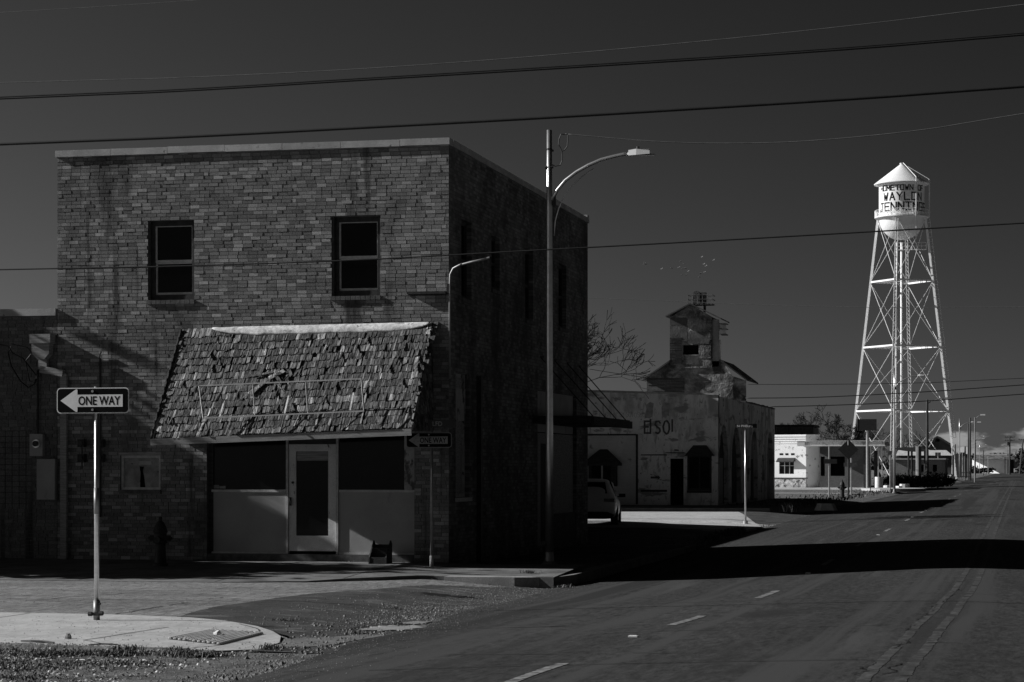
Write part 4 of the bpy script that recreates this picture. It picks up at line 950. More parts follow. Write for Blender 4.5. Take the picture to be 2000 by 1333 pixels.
# second one, in the shade by the shop
cx, cy = W(843, 42.3), 42.3
sp2 = thing('one_way_sign', 'shaded ONE WAY sign with LFD street name blade by the shop corner', 'street sign', (cx, cy, -.05))
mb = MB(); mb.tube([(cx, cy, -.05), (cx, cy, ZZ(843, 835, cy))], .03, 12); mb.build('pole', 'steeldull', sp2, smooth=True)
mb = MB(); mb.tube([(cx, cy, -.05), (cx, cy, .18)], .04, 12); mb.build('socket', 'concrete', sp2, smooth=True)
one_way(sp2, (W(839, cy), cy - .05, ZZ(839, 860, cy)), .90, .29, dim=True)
def blade(par, c, wd, ht, txt, tw, m='signdark', lm='signwhite', off=.0, bare=False):
    cx, cy, cz = c; fn = lambda u, v, d: (cx + u, cy + d, cz + v)
    mb = MB(); mb.prism(round_rect(-wd / 2, wd / 2, -ht / 2, ht / 2, .015), fn, 0, .006); b = mb.build('name_blade', m, par)
    vs, fs = text_geo(txt, tw, ht * .55, .01); mb = MB(); mb.add([fn(u + off, v, -.003) for u, v in vs], fs); mb.build('lettering', lm, b)
    return b
blade(sp2, (W(864, cy), cy - .03, ZZ(864, 828, cy)), .56, .155, 'LFD', .19, off=-.09, lm='steeldull')
# N PHELPS, far corner
cx, cy = W(1456, 82.0), 80.6
cx = W(1456, cy); zb = G(cx, cy) + .05
sp3 = thing('street_name_sign', 'N PHELPS street name sign on a slim pole at the far corner', 'street sign', (cx, cy, zb))
mb = MB(); mb.tube([(cx, cy, zb), (cx, cy, ZZ(1456, 838, cy))], .036, 10); mb.build('pole', 'steel', sp3, smooth=True)
mb = MB(); mb.tube([(cx, cy, zb), (cx, cy, zb + .12)], .085, 10); mb.build('socket', 'steel', sp3)
blade(sp3, (W(1457.5, cy), cy - .05, ZZ(1457, 832.5, cy)), .77, .15, 'N PHELPS', .56, off=-.04)
mb = MB(); mb.box(cx - .01, cx + .01, cy - .33, cy + .33, ZZ(1456, 827, cy), ZZ(1456, 823, cy) + .08); mb.build('cross_blade', 'signdark', sp3)

# ------------------------------------------------------------------ street lamps along the left kerb
def lamp(loc, label, hgt=8.75):
    t = thing('street_lamp', label, 'street lamp', loc, 'street lamps along the left side of the main road')
    mb = MB(); o = Vector(loc)
    def q(x, y, z): return o + Vector((x, y, z))
    mb.tube([q(0, 0, 0), q(0, 0, 3), q(0, 0, 7.2), q(0, 0, hgt)], [.085, .075, .06, .052], 14); mb.build('pole', 'steel', t, smooth=True)
    mb = MB(); mb.lathe([(.17, 0), (.17, .05), (.1, .12), (.085, .3)], tuple(o), 12); mb.build('base', 'steeldull', t)
    mb = MB(); mb.tube([*[q(a, b, c + .33) for a, b, c in ((.05, -.01, 7.02), (.17, -.01, 7.22), (.33, -.01, 7.40), (.55, -.01, 7.56), (.8, -.02, 7.69), (1.05, -.02, 7.79), (1.3, -.02, 7.85), (1.5, -.03, 7.885), (1.68, -.03, 7.90))]], .036, 10); ar = mb.build('arm', 'steel', t, smooth=True)
    mb = MB(); mb.tube([*[q(a, 0, c + .33) for a, c in ((.10, 6.3), (.12, 6.6), (.19, 6.85), (.30, 7.08), (.45, 7.28), (.65, 7.46), (.90, 7.62))]], .011, 6); mb.build('brace_rod', 'steel', t, smooth=True)
    mb = MB(); mb.box(o.x + .04, o.x + .13, o.y - .03, o.y + .03, o.z + 7.24, o.z + 7.44); mb.build('bracket', 'darksteel', t)
    mb = MB()
    P = [(1.62, -.075, -.05), (1.62, .075, -.05), (1.62, .075, .055), (1.62, -.075, .055), (1.78, -.10, -.045), (1.78, .10, -.045), (1.78, .10, .075), (1.78, -.10, .075), (2.05, -.10, -.03), (2.05, .10, -.03), (2.05, .10, .035), (2.05, -.10, .035)]
    mb.add([q(a, b - .03, c + 8.23) for a, b, c in P], [(0, 1, 2, 3), (0, 4, 5, 1), (1, 5, 6, 2), (2, 6, 7, 3), (3, 7, 4, 0), (4, 8, 9, 5), (5, 9, 10, 6), (6, 10, 11, 7), (7, 11, 8, 4), (8, 11, 10, 9)])
    hd = mb.build('lamp_head', 'towerwhite', t)
    mb = MB(); mb.box(o.x + 1.85, o.x + 2.14, o.y - .11, o.y + .05, o.z + 8.178, o.z + 8.196); mb.build('lens', 'lamplens', hd)
    mb = MB(); mb.tube([q(1.8, -.03, 8.295), q(1.8, -.03, 8.36)], .032, 10); mb.build('photocell', 'darksteel', hd)
    for k in range(7): mb = MB(); mb.box(o.x + 1.90 + k * .022, o.x + 1.905 + k * .022, o.y - .1, o.y + .04, o.z + 8.265, o.z + 8.305); mb.build('fin', 'steel', hd)
    return t
l1 = lamp((W(1073, 44.6), 44.6, -.115), 'tall curved-arm street lamp at the kerb in front of the brick shop')
o = Vector((W(1073, 44.6), 44.6, -.115))
mb = MB(); mb.tube([o + Vector((0, 0, 8.5)), o + Vector((.0, 0, 8.62)), o + Vector((.012, 0, 8.7))], [.012, .012, .006], 6); mb.tube([o + Vector((-.05, -.02, 8.36)), o + Vector((.09, -.02, 8.33))], .022, 8); mb.lathe([(.06, 0), (.06, .03), (.0, .06)], (o.x, o.y, o.z + 8.35), 10); mb.build('cap', 'darksteel', l1); mb = MB(); mb.tube([o + Vector((-.08, -.02, 8.0)), o + Vector((.08, -.02, 8.01))], .035, 8); mb.build('wire_clamp', 'darksteel', l1)
mb = MB(); mb.tube([PT(1072 + a, b, 44.55) for a, b in ((3, 320), (12, 325), (22, 323), (26, 314), (26, 300), (24, 292), (19, 283), (20, 272), (24, 262), (30, 263), (37, 262), (37, 275), (36, 286), (31, 293), (25, 296))], .012, 6); mb.build('drip_loop', 'cable', l1)
for px, yy, lb in ((1747, 161, 'second street lamp, its pole standing in front of the white water tower'), (1874, 325, 'street lamp past the water tower, beside two dark wooden poles'), (1904, 470, 'small distant street lamp left of the white warehouse'), (1913, 640, 'farthest street lamp, before the pale warehouse roof')):
    x_ = W(px, yy); c = copy_tree(l1, loc=(x_, yy, .12), label=lb)
    for ch in list(c.children):
        if ch.name.startswith(('drip', 'wire_c', 'cap')): bpy.data.objects.remove(ch)
# ------------------------------------------------------------------ overhead wires
def wire(name, label, pts, r, m='cable', group=None, y0=33.0, bundle=False, y1=None, ext0=True, ext1=True):
    P = [PT(px, py, y0 + ((y1 if y1 else y0) - y0) * i / (len(pts) - 1)) for i, (px, py) in enumerate(pts)]
    # extend past the frame
    P = ([P[0] + (P[0] - P[1]) * 5] if ext0 else []) + P + ([P[-1] + (P[-1] - P[-2]) * 5] if ext1 else [])
    Q = []
    for i in range(len(P) - 1):
        a, b, c, d = P[max(i - 1, 0)], P[i], P[i + 1], P[min(i + 2, len(P) - 1)]
        for k in range(8):
            t = k / 8; Q.append(.5 * ((2 * b) + (c - a) * t + (2 * a - 5 * b + 4 * c - d) * t * t + (3 * b - a - 3 * c + d) * t ** 3))
    Q.append(P[-1])
    mb = MB(); mb.tube(Q, r, 7)
    if bundle: mb.tube([q + Vector((0, .02, r * 1.7)) for q in Q], r * .8, 6)
    o = mb.build(name, m, smooth=True, loc=tuple(P[0])); tag(o, label, 'wire', 'wires strung over the street'); return o
wire('overhead_cable', 'thick black cable crossing the sky just above the brick shop roof', [(0, 282), (350, 268), (700, 250), (1050, 231), (1400, 210), (1700, 191), (2000, 169)], .021, y0=30)
wire('overhead_cable', 'double black cable high across the sky, second of the heavy lines', [(0, 193), (350, 178), (700, 157), (1050, 136), (1400, 114), (1700, 93), (2000, 68)], .015, bundle=True, y0=30)
wire('twisted_wire', 'thin twisted wire just above the double cable', [(0, 162), (350, 152), (700, 135), (1050, 110), (1400, 78), (1700, 46), (2000, 9)], .006, 'wire', y0=30)
wire('overhead_wire', 'thin black wire passing in front of the upper shop windows', [(0, 527), (350, 520), (700, 508), (1050, 489), (1400, 470), (1700, 453), (2000, 436)], .010, y0=30)
wire('overhead_wire', 'pale wire in the top left corner of the sky', [(-60, 30), (0, 25), (200, 13), (380, 1), (500, -8)], .004, 'wire', y0=30)
o = wire('lamp_feed_wire', 'thin twisted wire sagging from the lamp top to the right', [(1104, 262), (1290, 277), (1450, 280), (1600, 274), (1800, 254), (2000, 222)], .009, 'wire', y0=44.6, ext0=False)
for i, (lb, pts, y0, r) in enumerate([('faint pale wire behind the grain elevator roof', [(1150, 582), (1300, 588), (1500, 596), (1750, 601), (2000, 600)], 180, .02),
        ('faint wire from behind the shop to the elevator eave', [(1150, 721), (1200, 729), (1262, 738)], 150, .02),
        ('upper dark wire between elevator and water tower', [(1456, 751), (1600, 751), (1800, 748), (2000, 739)], 150, .018),
        ('middle dark wire between elevator and water tower', [(1456, 778), (1600, 776), (1800, 766), (2000, 752)], 150, .03),
        ('lower dark wire rising from the shop roof to the far right', [(1500, 795), (1650, 791), (1800, 784), (2000, 770)], 150, .03)]):
    wire('far_wire', lb, pts, r, 'wire' if i == 0 else 'cable', y0=y0, ext0=i < 1, ext1=i != 1)

# ------------------------------------------------------------------ fire hydrants
def hydrant(loc, label, s=1.0, m='hydrantpaint'):
    t = thing('fire_hydrant', label, 'fire hydrant', loc, 'fire hydrants')
    o = Vector(loc); mb = MB()
    mb.lathe([(.15 * s, 0), (.15 * s, .05 * s), (.11 * s, .06 * s), (.10 * s, .42 * s), (.14 * s, .44 * s), (.14 * s, .49 * s), (.115 * s, .5 * s), (.12 * s, .62 * s), (.14 * s, .64 * s), (.14 * s, .67 * s)], tuple(o), 18); b = mb.build('body', m, t, smooth=False)
    mb = MB(); mb.lathe([(.13 * s, .672 * s), (.115 * s, .74 * s), (.07 * s, .83 * s), (.035 * s, .86 * s), (.035 * s, .93 * s), (.0, .94 * s)], tuple(o), 18); mb.build('bonnet', m, t)
    for sx_ in (-1, 1): mb = MB(); mb.tube([o + Vector((.1 * sx_ * s, 0, .53 * s)), o + Vector((.2 * sx_ * s, 0, .53 * s))], .055 * s, 10); mb.tube([o + Vector((.2 * sx_ * s, 0, .53 * s)), o + Vector((.235 * sx_ * s, 0, .53 * s))], .03 * s, 6); mb.build('outlet_cap', m, t)
    mb = MB(); mb.tube([o + Vector((0, -.1 * s, .5 * s)), o + Vector((0, -.19 * s, .5 * s))], .07 * s, 12); mb.build('front_cap', m, t)
    return t
hydrant((W(313, 41.6), 41.6, fw(-16.6, 41.6)), 'dark fire hydrant on the shaded sidewalk left of the shop front', 1.02)
hydrant((W(1645, 134), 134, .12), 'dark fire hydrant standing between the two far sign posts', 1.15)
# planter-like wooden box beside the door
bx = W(746, 43.1)
t = thing('wooden_bin', 'small slanted open wooden bin leaning at the shop step', 'bin', (bx, 43.0, -.03))
mb = MB(); a = .17
for s_ in (-1, 1): mb.prism([(42.78, -.03), (43.2, -.03), (43.2, .36), (43.12, .44), (42.86, .2), (42.78, .12)], lambda u, v, d, s_=s_: (bx + s_ * a + d, u, v), -.012, .012)
mb.box(bx - a + .013, bx + a - .013, 43.17, 43.2, -.02, .36); mb.box(bx - a + .013, bx + a - .013, 42.79, 42.81, -.02, .12); mb.build('crate_side', 'darkwood', t)
mb = MB(); mb.box(bx - a + .014, bx + a - .014, 42.82, 43.165, .0, .03); mb.box(bx - a + .014, bx + a - .014, 43.0, 43.02, .03, .3); mb.build('shelf', 'darkwood', t)

# ------------------------------------------------------------------ parked car behind the shop
def make_car():
    L0 = Vector((-14.0, 74.0, -.10)); t = thing('parked_car', 'white hatchback-like crossover car parked in the shade behind the shop', 'car', tuple(L0)); t.rotation_euler = (0, 0, R(8))
    # stations along length: s, zbot, zbelt, zroof, w_bot, w_mid, w_belt, w_roof
    ST_ = [(0.00, .50, .92, .95, .62, .72, .66, .5), (.06, .34, .98, 1.06, .80, .88, .80, .58), (.30, .30, 1.02, 1.28, .88, .94, .86, .60), (.75, .28, 1.02, 1.50, .91, .955, .87, .60), (1.3, .26, 1.0, 1.60, .92, .96, .87, .60), (2.1, .24, .97, 1.62, .92, .96, .87, .60),
           (2.8, .24, .95, 1.56, .92, .96, .87, .58), (3.4, .25, .93, 1.24, .91, .95, .85, .6), (3.75, .26, .92, 1.0, .90, .94, .83, .66), (4.3, .28, .84, .88, .86, .90, .76, .6), (4.68, .36, .68, .72, .66, .76, .6, .45)]
    mb = MB(); rings = []
    for (s, zb_, zbelt, zr, wb, wm, wbl, wr_) in ST_:
        zm = zb_ + (zbelt - zb_) * .55
        ring = [(0, zb_), (wb * .9, zb_), (wb, zb_ + .08), (wm, zm), (wm * .99, zbelt - .12), (wbl, zbelt), (wbl * .5 + wr_ * .5 + .03, (zbelt + zr) / 2 + .02), (wr_ + .03, zr - .05), (wr_ * .8, zr - .005), (0, zr)]
        ring = ring + [(-a, b) for a, b in ring[-2:0:-1]]
        rings.append([L0 + Vector((a, s, b)) for a, b in ring])
    n = len(rings[0]); vs = [p for r in rings for p in r]; fs = [(i * n + k, (i + 1) * n + k, (i + 1) * n + (k + 1) % n, i * n + (k + 1) % n) for i in range(len(rings) - 1) for k in range(n)]
    fs += [tuple(range(n)), tuple((len(rings) - 1) * n + k for k in range(n))[::-1]]
    mb.add(vs, fs); b = mb.build('body', 'carwhite', t, smooth=True); sm = b.modifiers.new('s', 'SUBSURF'); sm.levels = sm.render_levels = 2
    def P(x, s, z): return L0 + Vector((x, s, z))
    mb = MB(); q = [(-.62, .22, 1.10), (.62, .22, 1.10), (.54, .70, 1.47), (-.54, .70, 1.47)]
    mb.add([P(a, s - .045, z + .03) for a, s, z in q] + [P(a, s + .03, z) for a, s, z in q], [(0, 1, 2, 3), (4, 7, 6, 5), (0, 4, 5, 1), (1, 5, 6, 2), (2, 6, 7, 3), (3, 7, 4, 0)]); mb.build('rear_window', 'glass', t)
    for sx_ in (-1, 1):
        mb = MB(); q = [(.875, 1.0, 1.02), (.88, 2.9, .99), (.72, 2.75, 1.44), (.70, 1.3, 1.52)]
        mb.add([P(sx_ * (a + .012), s, z) for a, s, z in q] + [P(sx_ * (a - .05), s, z) for a, s, z in q], [(0, 1, 2, 3), (0, 4, 5, 1), (1, 5, 6, 2), (2, 6, 7, 3), (3, 7, 4, 0)]); mb.build('side_window', 'glass', t)
        mb = MB(); mb.obox(P(sx_ * .70, .06, .90), (sx_ * .17, .06, 0), (0, .06, 0), (0, 0, .055)); mb.build('tail_light', 'lamplens', t)
        mb = MB(); mb.obox(P(sx_ * 1.04, 2.75, 1.03), (.11, 0, 0), (0, .05, 0), (0, 0, .06)); mb.obox(P(sx_ * .92, 2.78, .99), (.05, 0, 0), (0, .02, 0), (0, 0, .02)); mb.build('mirror', 'cardark', t)
        for s in (.95, 3.75):
            c = P(sx_ * .84, s, .345); mb = MB(); mb.tube([c - Vector((.12, 0, 0)), c + Vector((.12, 0, 0))], .345, 22); wh = mb.build('wheel', 'tyre', t)
            mb = MB(); mb.tube([c + Vector((sx_ * .10, 0, 0)), c + Vector((sx_ * .128, 0, 0))], .23, 16); mb.build('rim', 'steeldull', wh)
            mb = MB(); mb.tube([c - Vector((sx_ * .1, 0, 0)), c + Vector((sx_ * .118, 0, .0))], .385, 22); mb.build('wheel_arch', 'cardark', t)
    mb = MB(); mb.prism([(-.8, .30), (.8, .30), (.86, .42), (.62, .52), (-.62, .52), (-.86, .42)], lambda u, v, d: tuple(P(u, d, v)), -.03, .25); mb.build('rear_bumper', 'cardark', t)
make_car()

# ------------------------------------------------------------------ stucco corner store across the side street
YE = 105.0; XE = W(1403, YE); YE2 = XE / ((W(1513, 1)))
zt0 = ZZ(1403, 772, YE); ztl = ZZ(1150, 766, YE)
es = thing('stucco_store', 'old stucco corner store with faded painted EL SOL lettering', 'building', (-20, 112, .12))
XLe = -40
def E(px): return W(px, YE)
def EZ(py, px=1300): return ZZ(px, py, YE)
door = (E(1309), E(1335), .14, EZ(896, 1320)); winr = (E(1342), E(1390), EZ(958, 1365), EZ(890, 1365)); bay = (E(1128), E(1206), EZ(952, 1170), EZ(900, 1170))
mb = MB(); mb.holed([(XLe, -.1), (XE, -.1), (XE, zt0), (E(1150), ztl), (XLe, ztl)], [rect(*door), rect(*winr)], FXZ(YE), 0, .35); fwl = mb.build('front_wall', 'stucco', es)
def EY(px): # depth on the side wall
    t = (px - 1000) / FPX; return XE * (CS + t * SN) / (t * CS - SN)
def arch(y0, y1, z0, z1, n=8):
    r = (y1 - y0) / 2; zc_ = z1 - r * 1.25; o = [(y0, z0), (y1, z0)]
    for k in range(n + 1): a = PI * k / n; o.append(((y0 + y1) / 2 + r * math.cos(a), zc_ + r * 1.25 * math.sin(a)))
    return o
zts = zt0 - .05; arches = [(EY(1404.5), EY(1423)), (EY(1429), EY(1447)), (EY(1466), EY(1480)), (EY(1498), EY(1510))]
atop = [3.95, 3.95, 3.9, 3.95]
ahol = [arch(a, b, .16, z) for (a, b), z in zip(arches, atop)]
whol = [rect(EY(1459), EY(1463.5), 1.2, 2.5), rect(EY(1488.5), EY(1493), 1.2, 2.6)]
mb = MB(); mb.holed(rect(YE + .01, YE2, -.1, zts), ahol + whol, FYZ(XE), 0, .30); swl = mb.build('side_wall', 'stucco', es)
for k, ((a, b), z) in enumerate(zip(arches, atop)):
    mb = MB(); mb.prism(arch(a, b, .16, z), FYZ(XE - .22), .0, .05); ap = mb.build('arch_panel', 'darkwood' if k in (0, 1) else 'fascia', es)
    mb = MB(); mb.box(XE - .218, XE - .18, a + (b - a) * .22, b - (b - a) * .2, .17, 2.35); mb.build('door', 'darkwood' if k in (1, 2) else 'panel', ap)
for a in whol: mb = MB(); ys0, ys1 = a[0][0], a[1][0]; mb.box(XE - .2, XE - .18, ys0, ys1, 1.2, 2.6); mb.build('boarded_window', 'fascia', es)
mb = MB(); mb.box(XLe, XE - .32, YE + .4, YE2, zt0 - .9, zt0 - .8); mb.box(XLe, XE - .36, YE2 - .3, YE2, -.1, zts - .02); mb.box(XLe, XLe + .3, YE + .36, YE2, -.1, ztl - .3); mb.build('roof', 'roof', es)
mb = MB()
for i in range(60):
    a = YE2 - (i + 1) * (YE2 - YE) / 60; mb.box(XE - .30, XE + .04, a, a + (YE2 - YE) / 60 - .04, zts + .004, zts + random.uniform(.05, .11)) if EY(1455) < a else None
mb.build('coping_tiles', 'darkwood', es)
mb = MB(); mb.box(XLe, E(1150) , YE - .04, YE + .3, ztl + .002, ztl + .1)
pts = [(E(1150), ztl), (XE + .03, zt0)]
mb.add([(pts[0][0], YE - .04, ztl + .002), (pts[1][0], YE - .04, zt0 + .002), (pts[1][0], YE + .3, zt0 + .002), (pts[0][0], YE + .3, ztl + .002), (pts[0][0], YE - .04, ztl + .1), (pts[1][0], YE - .04, zt0 + .08), (pts[1][0], YE + .3, zt0 + .08), (pts[0][0], YE + .3, ztl + .1)], [(0, 3, 2, 1), (4, 5, 6, 7), (0, 1, 5, 4), (1, 2, 6, 5), (2, 3, 7, 6), (3, 0, 4, 7)])
mb.build('parapet_cap', 'oldletter', es)
# lettering
def ST2(name, m, items, th, par, dy=.006):
    mb = MB()
    for g, a, b, c, d in items:
        mb = MB(); strokes(mb, g, E(a), EZ(d), E(b) - E(a), EZ(c) - EZ(d), th, lambda u, v: (u, YE - dy, v)); mb.build(name, m, par)
ST2('painted_letter', 'letter', [('E', 1259, 1267, 823, 846), ('l', 1268, 1273, 820, 846), ('S2', 1279, 1290, 823, 847), ('O2', 1295, 1308, 822, 848), ('l', 1310, 1316, 821, 842)], .085, es)
for a_, b_, sd_ in ((1260, 1275, 3), (1293, 1308, 9)):
    r2 = random.Random(sd_); P_ = [(E(x_) + r2.uniform(-.07, .07), EZ(y_) + r2.uniform(-.06, .06)) for x_, y_ in [(a_, 818), (a_ + 1.5, 806), (a_ + 2, 796), (a_ + 1, 786), (a_ + 4, 789), (a_ + 7, 785), (b_, 788), (b_ - .5, 797), (b_, 806), (b_ - 1, 816), (b_ - 4, 813), (b_ - 7, 818), (b_ - 10, 814)]]
    mb = MB(); mb.prism(P_, FXZ(YE), -.005, -.002); mb.build('bare_patch', 'oldletter', es)
rr = random.Random(4); mb = MB()
for k in range(26):
    a = 1170 + k * 6.4 + rr.uniform(-2, 2)
    if 1255 < a < 1315: continue
    strokes(mb, rr.choice(['l', 'S2', 'O2']), E(a), EZ(815 + rr.uniform(-1, 1), a), .12, .22, .014, lambda u, v: (u, YE - .005, v))
mb.build('ghost_script', 'oldletter', es, kind='stuff')
mb = MB(); strokes(mb, 'l', E(1282), EZ(932), .01, .01, .01, lambda u, v: (u, YE - .1, v))
mb = MB(); z_ = EZ(933, 1280); mb.prism([(E(1271), z_ - .05), (E(1285), z_ - .05), (E(1285), z_ - .11), (E(1290), z_), (E(1285), z_ + .11), (E(1285), z_ + .05), (E(1271), z_ + .05)], FXZ(YE), -.036, -.032); mb.build('arrow', 'letter', es)
# boarded window, siding panel, bay awnings
mb = MB(); mb.box(E(1253), E(1301), YE - .03, YE - .002, EZ(958, 1275), EZ(890, 1275)); mb.build('boarded_window', 'stucco', es)
mb = MB(); mb.box(E(1252), E(1303), YE - .09, YE - .032, EZ(961, 1275), EZ(957, 1275)); mb.build('sill', 'darkwood', es); mb = MB(); mb.box(E(1252), E(1303), YE - .05, YE - .002, EZ(890, 1275) + .003, EZ(888, 1275)); mb.build('lintel', 'darkwood', es)
sx0, sx1 = E(1100), E(1242); nS = 12; z0_, z1_ = EZ(985, 1200), EZ(851, 1200)
for i in range(nS):
    mb = MB(); zz0 = z0_ + (z1_ - z0_) * i / nS; zz1 = z0_ + (z1_ - z0_) * (i + 1) / nS
    mb.add([(sx0, YE - .035, zz0), (sx1, YE - .035, zz0), (sx1, YE - .012, zz1 - .006), (sx0, YE - .012, zz1 - .006), (sx0, YE - .0, zz0), (sx1, YE - .0, zz0), (sx1, YE, zz1 - .006), (sx0, YE, zz1 - .006)], [(0, 1, 2, 3), (0, 4, 5, 1), (1, 5, 6, 2), (3, 2, 6, 7)]); mb.build('siding_board', 'siding', es)
mb = MB(); mb.box(sx1 + .003, sx1 + .1, YE - .05, YE - .002, z0_, z1_ + .06); mb.box(sx0, sx1, YE - .05, YE - .002, z1_ + .002, z1_ + .07); mb.build('trim', 'darkwood', es)
def bay_win(a, b, ztop, zbot, apx, apxr, zap, nm):
    xa_, xb_ = E(a), E(b); mb = MB(); mb.box(xa_, xb_, YE - .45, YE - .04, zbot, ztop); w_ = mb.build('bay_window', 'darkwood', es)
    mb = MB(); mb.box(xa_ + .15, xb_ - .25, YE - .47, YE - .452, zbot + .15, ztop - .05); mb.build('pane', 'glass', w_)
    mb = MB(); mb.box((xa_ + xb_) / 2 - .04, (xa_ + xb_) / 2 + .04, YE - .49, YE - .472, zbot + .15, ztop - .05); mb.build('mullion', 'frame', w_)
    e0, e1 = E(a - 9), E(b + 9); zb_ = ztop - .05; r0, r1 = E(apx), E(apxr)
    mb = MB(); mb.add([(e0, YE - .85, zb_), (e1, YE - .85, zb_), (r1, YE - .06, zap), (r0, YE - .06, zap), (e0, YE - .06, zb_), (e1, YE - .06, zb_), (e0, YE - .85, zb_ - .12), (e1, YE - .85, zb_ - .12), (e0, YE - .06, zb_ - .12), (e1, YE - .06, zb_ - .12)],
        [(0, 1, 2, 3), (0, 3, 4), (1, 5, 2), (0, 6, 7, 1), (1, 7, 9, 5), (0, 4, 8, 6), (6, 8, 9, 7)]); mb.build('hood', 'darkwood', w_)
bay_win(1153, 1206, EZ(903, 1180), EZ(950, 1180), 1172, 1187, EZ(878, 1180), 'l')
a, b, c, d = winr
mb = MB(); mb.holed(rect(a, b, c, d), [rect(a + .1, (a + b) / 2 - .03, c + .1, d - .08), rect((a + b) / 2 + .03, b - .1, c + .1, d - .08)], FXZ(YE + .06), 0, .06); w_ = mb.build('window', 'framedark', es)
mb = MB(); mb.box(a, b, YE + .13, YE + .15, c, d); mb.build('pane', 'glass', w_)
mb = MB(); mb.box(a, b, YE - .06, YE + .05, c - .12, c - .003); mb.build('sill', 'darkwood', w_)
mb = MB(); zb_ = d - .02; mb.add([(E(1340), YE - .55, zb_), (E(1396), YE - .55, zb_), (E(1380), YE - .02, EZ(870, 1365)), (E(1354), YE - .02, EZ(870, 1365)), (E(1340), YE - .02, zb_), (E(1396), YE - .02, zb_)], [(0, 1, 2, 3), (0, 3, 4), (1, 5, 2), (0, 4, 5, 1)]); mb.build('hood', 'darkwood', w_)
a, b, c, d = door
mb = MB(); mb.box(a, b, YE + .2, YE + .25, c, d); mb.box(a + .25, a + .3, YE + .14, YE + .2, c, d - .2); mb.build('door', 'black', es)
mb = MB(); mb.box(a - .2, b + .05, YE - .05, YE - .002, d + .25, d + .29); mb.tube([((a + b) / 2 - .1, YE - .1, d + .4), ((a + b) / 2 + .1, YE - .1, d + .38)], .03, 6); mb.build('lamp_bracket', 'darkwood', es)

# hidden neighbours that throw the shade over the yard and the store (they stand behind the brick shop)
def plain_building(name, label, x0, x1, y0, y1, h, m='farwall'):
    t = thing(name, label, 'building', ((x0 + x1) / 2, (y0 + y1) / 2, -.1))
    mb = MB(); mb.box(x0, x1, y0, y1, -.2, h); mb.build('wall', m, t)
    mb = MB(); mb.box(x0 - .05, x1 + .05, y0 - .05, y1 + .05, h + .003, h + .15); mb.build('roof', 'roof', t)
    for k in range(3):
        xx = x0 + (x1 - x0) * (k + .5) / 3; mb = MB(); mb.box(xx - .5, xx + .5, y0 - .03, y0 - .002, 1, 2.2); mb.build('window', 'glass', t)
    return t
plain_building('storage_shed', 'low block shed standing behind the brick corner shop', -30, -16.2, 58.6, 76.9, 3.75)
plain_building('brick_warehouse', 'tall plain warehouse behind the brick corner shop', -37, -23.2, 95.5, 104.7, 9.6)
# ------------------------------------------------------------------ grain elevator
YG = 206.0
def GX(px): return W(px, YG)
def GZ(py, px=1350): return ZZ(px, py, YG)
ge = thing('grain_elevator', 'abandoned grain elevator with patched metal siding and a railed roof platform', 'grain elevator', (GX(1355), YG + 5, .1))
bx0, bx1, be, dp = GX(1264), GX(1432), GZ(738), 9.0
tx0, tx1, te, tap = GX(1309), GX(1391), GZ(620), GZ(593)
txc = GX(1352) ; rl = GZ(706)
bm = MB(); bm.holed([(bx0, 0), (bx1, 0), (bx1, be), (GX(1411) , rl), (tx0, rl), (bx0, be)], [], FXZ(YG), 0, .1)
bm.add([(bx1, YG, 0), (bx1, YG + dp, 0), (bx1, YG + dp, be), (bx1, YG, be)], [(0, 1, 2, 3)]); bm.add([(bx0, YG, 0), (bx0, YG + dp, 0), (bx0, YG + dp, be), (bx0, YG, be)], [(3, 2, 1, 0)]); bm.build('lower_wall', 'metalold', ge)
bm = MB()
n_ = 16
for i in range(n_):
    z = .5 + (be - .5) * i / n_; z2 = .5 + (be - .5) * (i + 1) / n_
    xr = GX(1327) if i < 12 else GX(1337); bm.add([(bx0 - .02, YG - .12, z), (xr, YG - .12, z), (xr, YG - .05, z2 - .03), (bx0 - .02, YG - .05, z2 - .03), (bx0 - .02, YG - .05, z), (xr, YG - .05, z)], [(0, 1, 2, 3), (0, 4, 5, 1)])
bm.build('clapboard', 'boards', ge, kind='stuff')
bm = MB(); bm.holed(rect(tx0, tx1, rl - .6, te), [rect(GX(1334), GX(1365), GZ(693), GZ(674))], FXZ(YG - .15), 0, .6)
bm.add([(tx1, YG - .15, rl - .6), (tx1, YG + 5, rl - .6), (tx1, YG + 5, te), (tx1, YG - .15, te)], [(0, 1, 2, 3)]); bm.add([(tx0, YG - .15, rl - .6), (tx0, YG + 5, rl - .6), (tx0, YG + 5, te), (tx0, YG - .15, te)], [(3, 2, 1, 0)])
bm.add([(tx0, YG + 5, rl - .6), (tx1, YG + 5, rl - .6), (tx1, YG + 5, te), (tx0, YG + 5, te)], [(3, 2, 1, 0)])
bm.add([(tx0, YG - .15, te), (tx1, YG - .15, te), ((tx0 + tx1) / 2, YG - .15, tap - .1)], [(0, 1, 2)])
tw_ = bm.build('tower_wall', 'metalold', ge)
bm = MB(); bm.box(GX(1334), GX(1365), YG + .3, YG + .35, GZ(693), GZ(674)); bm.build('hatch', 'black', ge)
def sheetm(a, b, c, d, m='metalold', y=YG - .2): q = MB(); q.box(GX(a), GX(b), y, y + .035, GZ(d), GZ(c)); return q.build('metal_sheet', m, tw_)
sheetm(1309, 1343, 636, 664, 'rust'); sheetm(1344, 1372, 622, 660, 'metalold'); sheetm(1373, 1389, 625, 648, 'metalold'); sheetm(1309, 1342, 622, 635, 'fardark'); sheetm(1367, 1389, 666, 700, 'metalold'); sheetm(1336, 1365, 695, 712, 'rust'); sheetm(1344, 1388, 650, 672, 'rust', YG - .24)
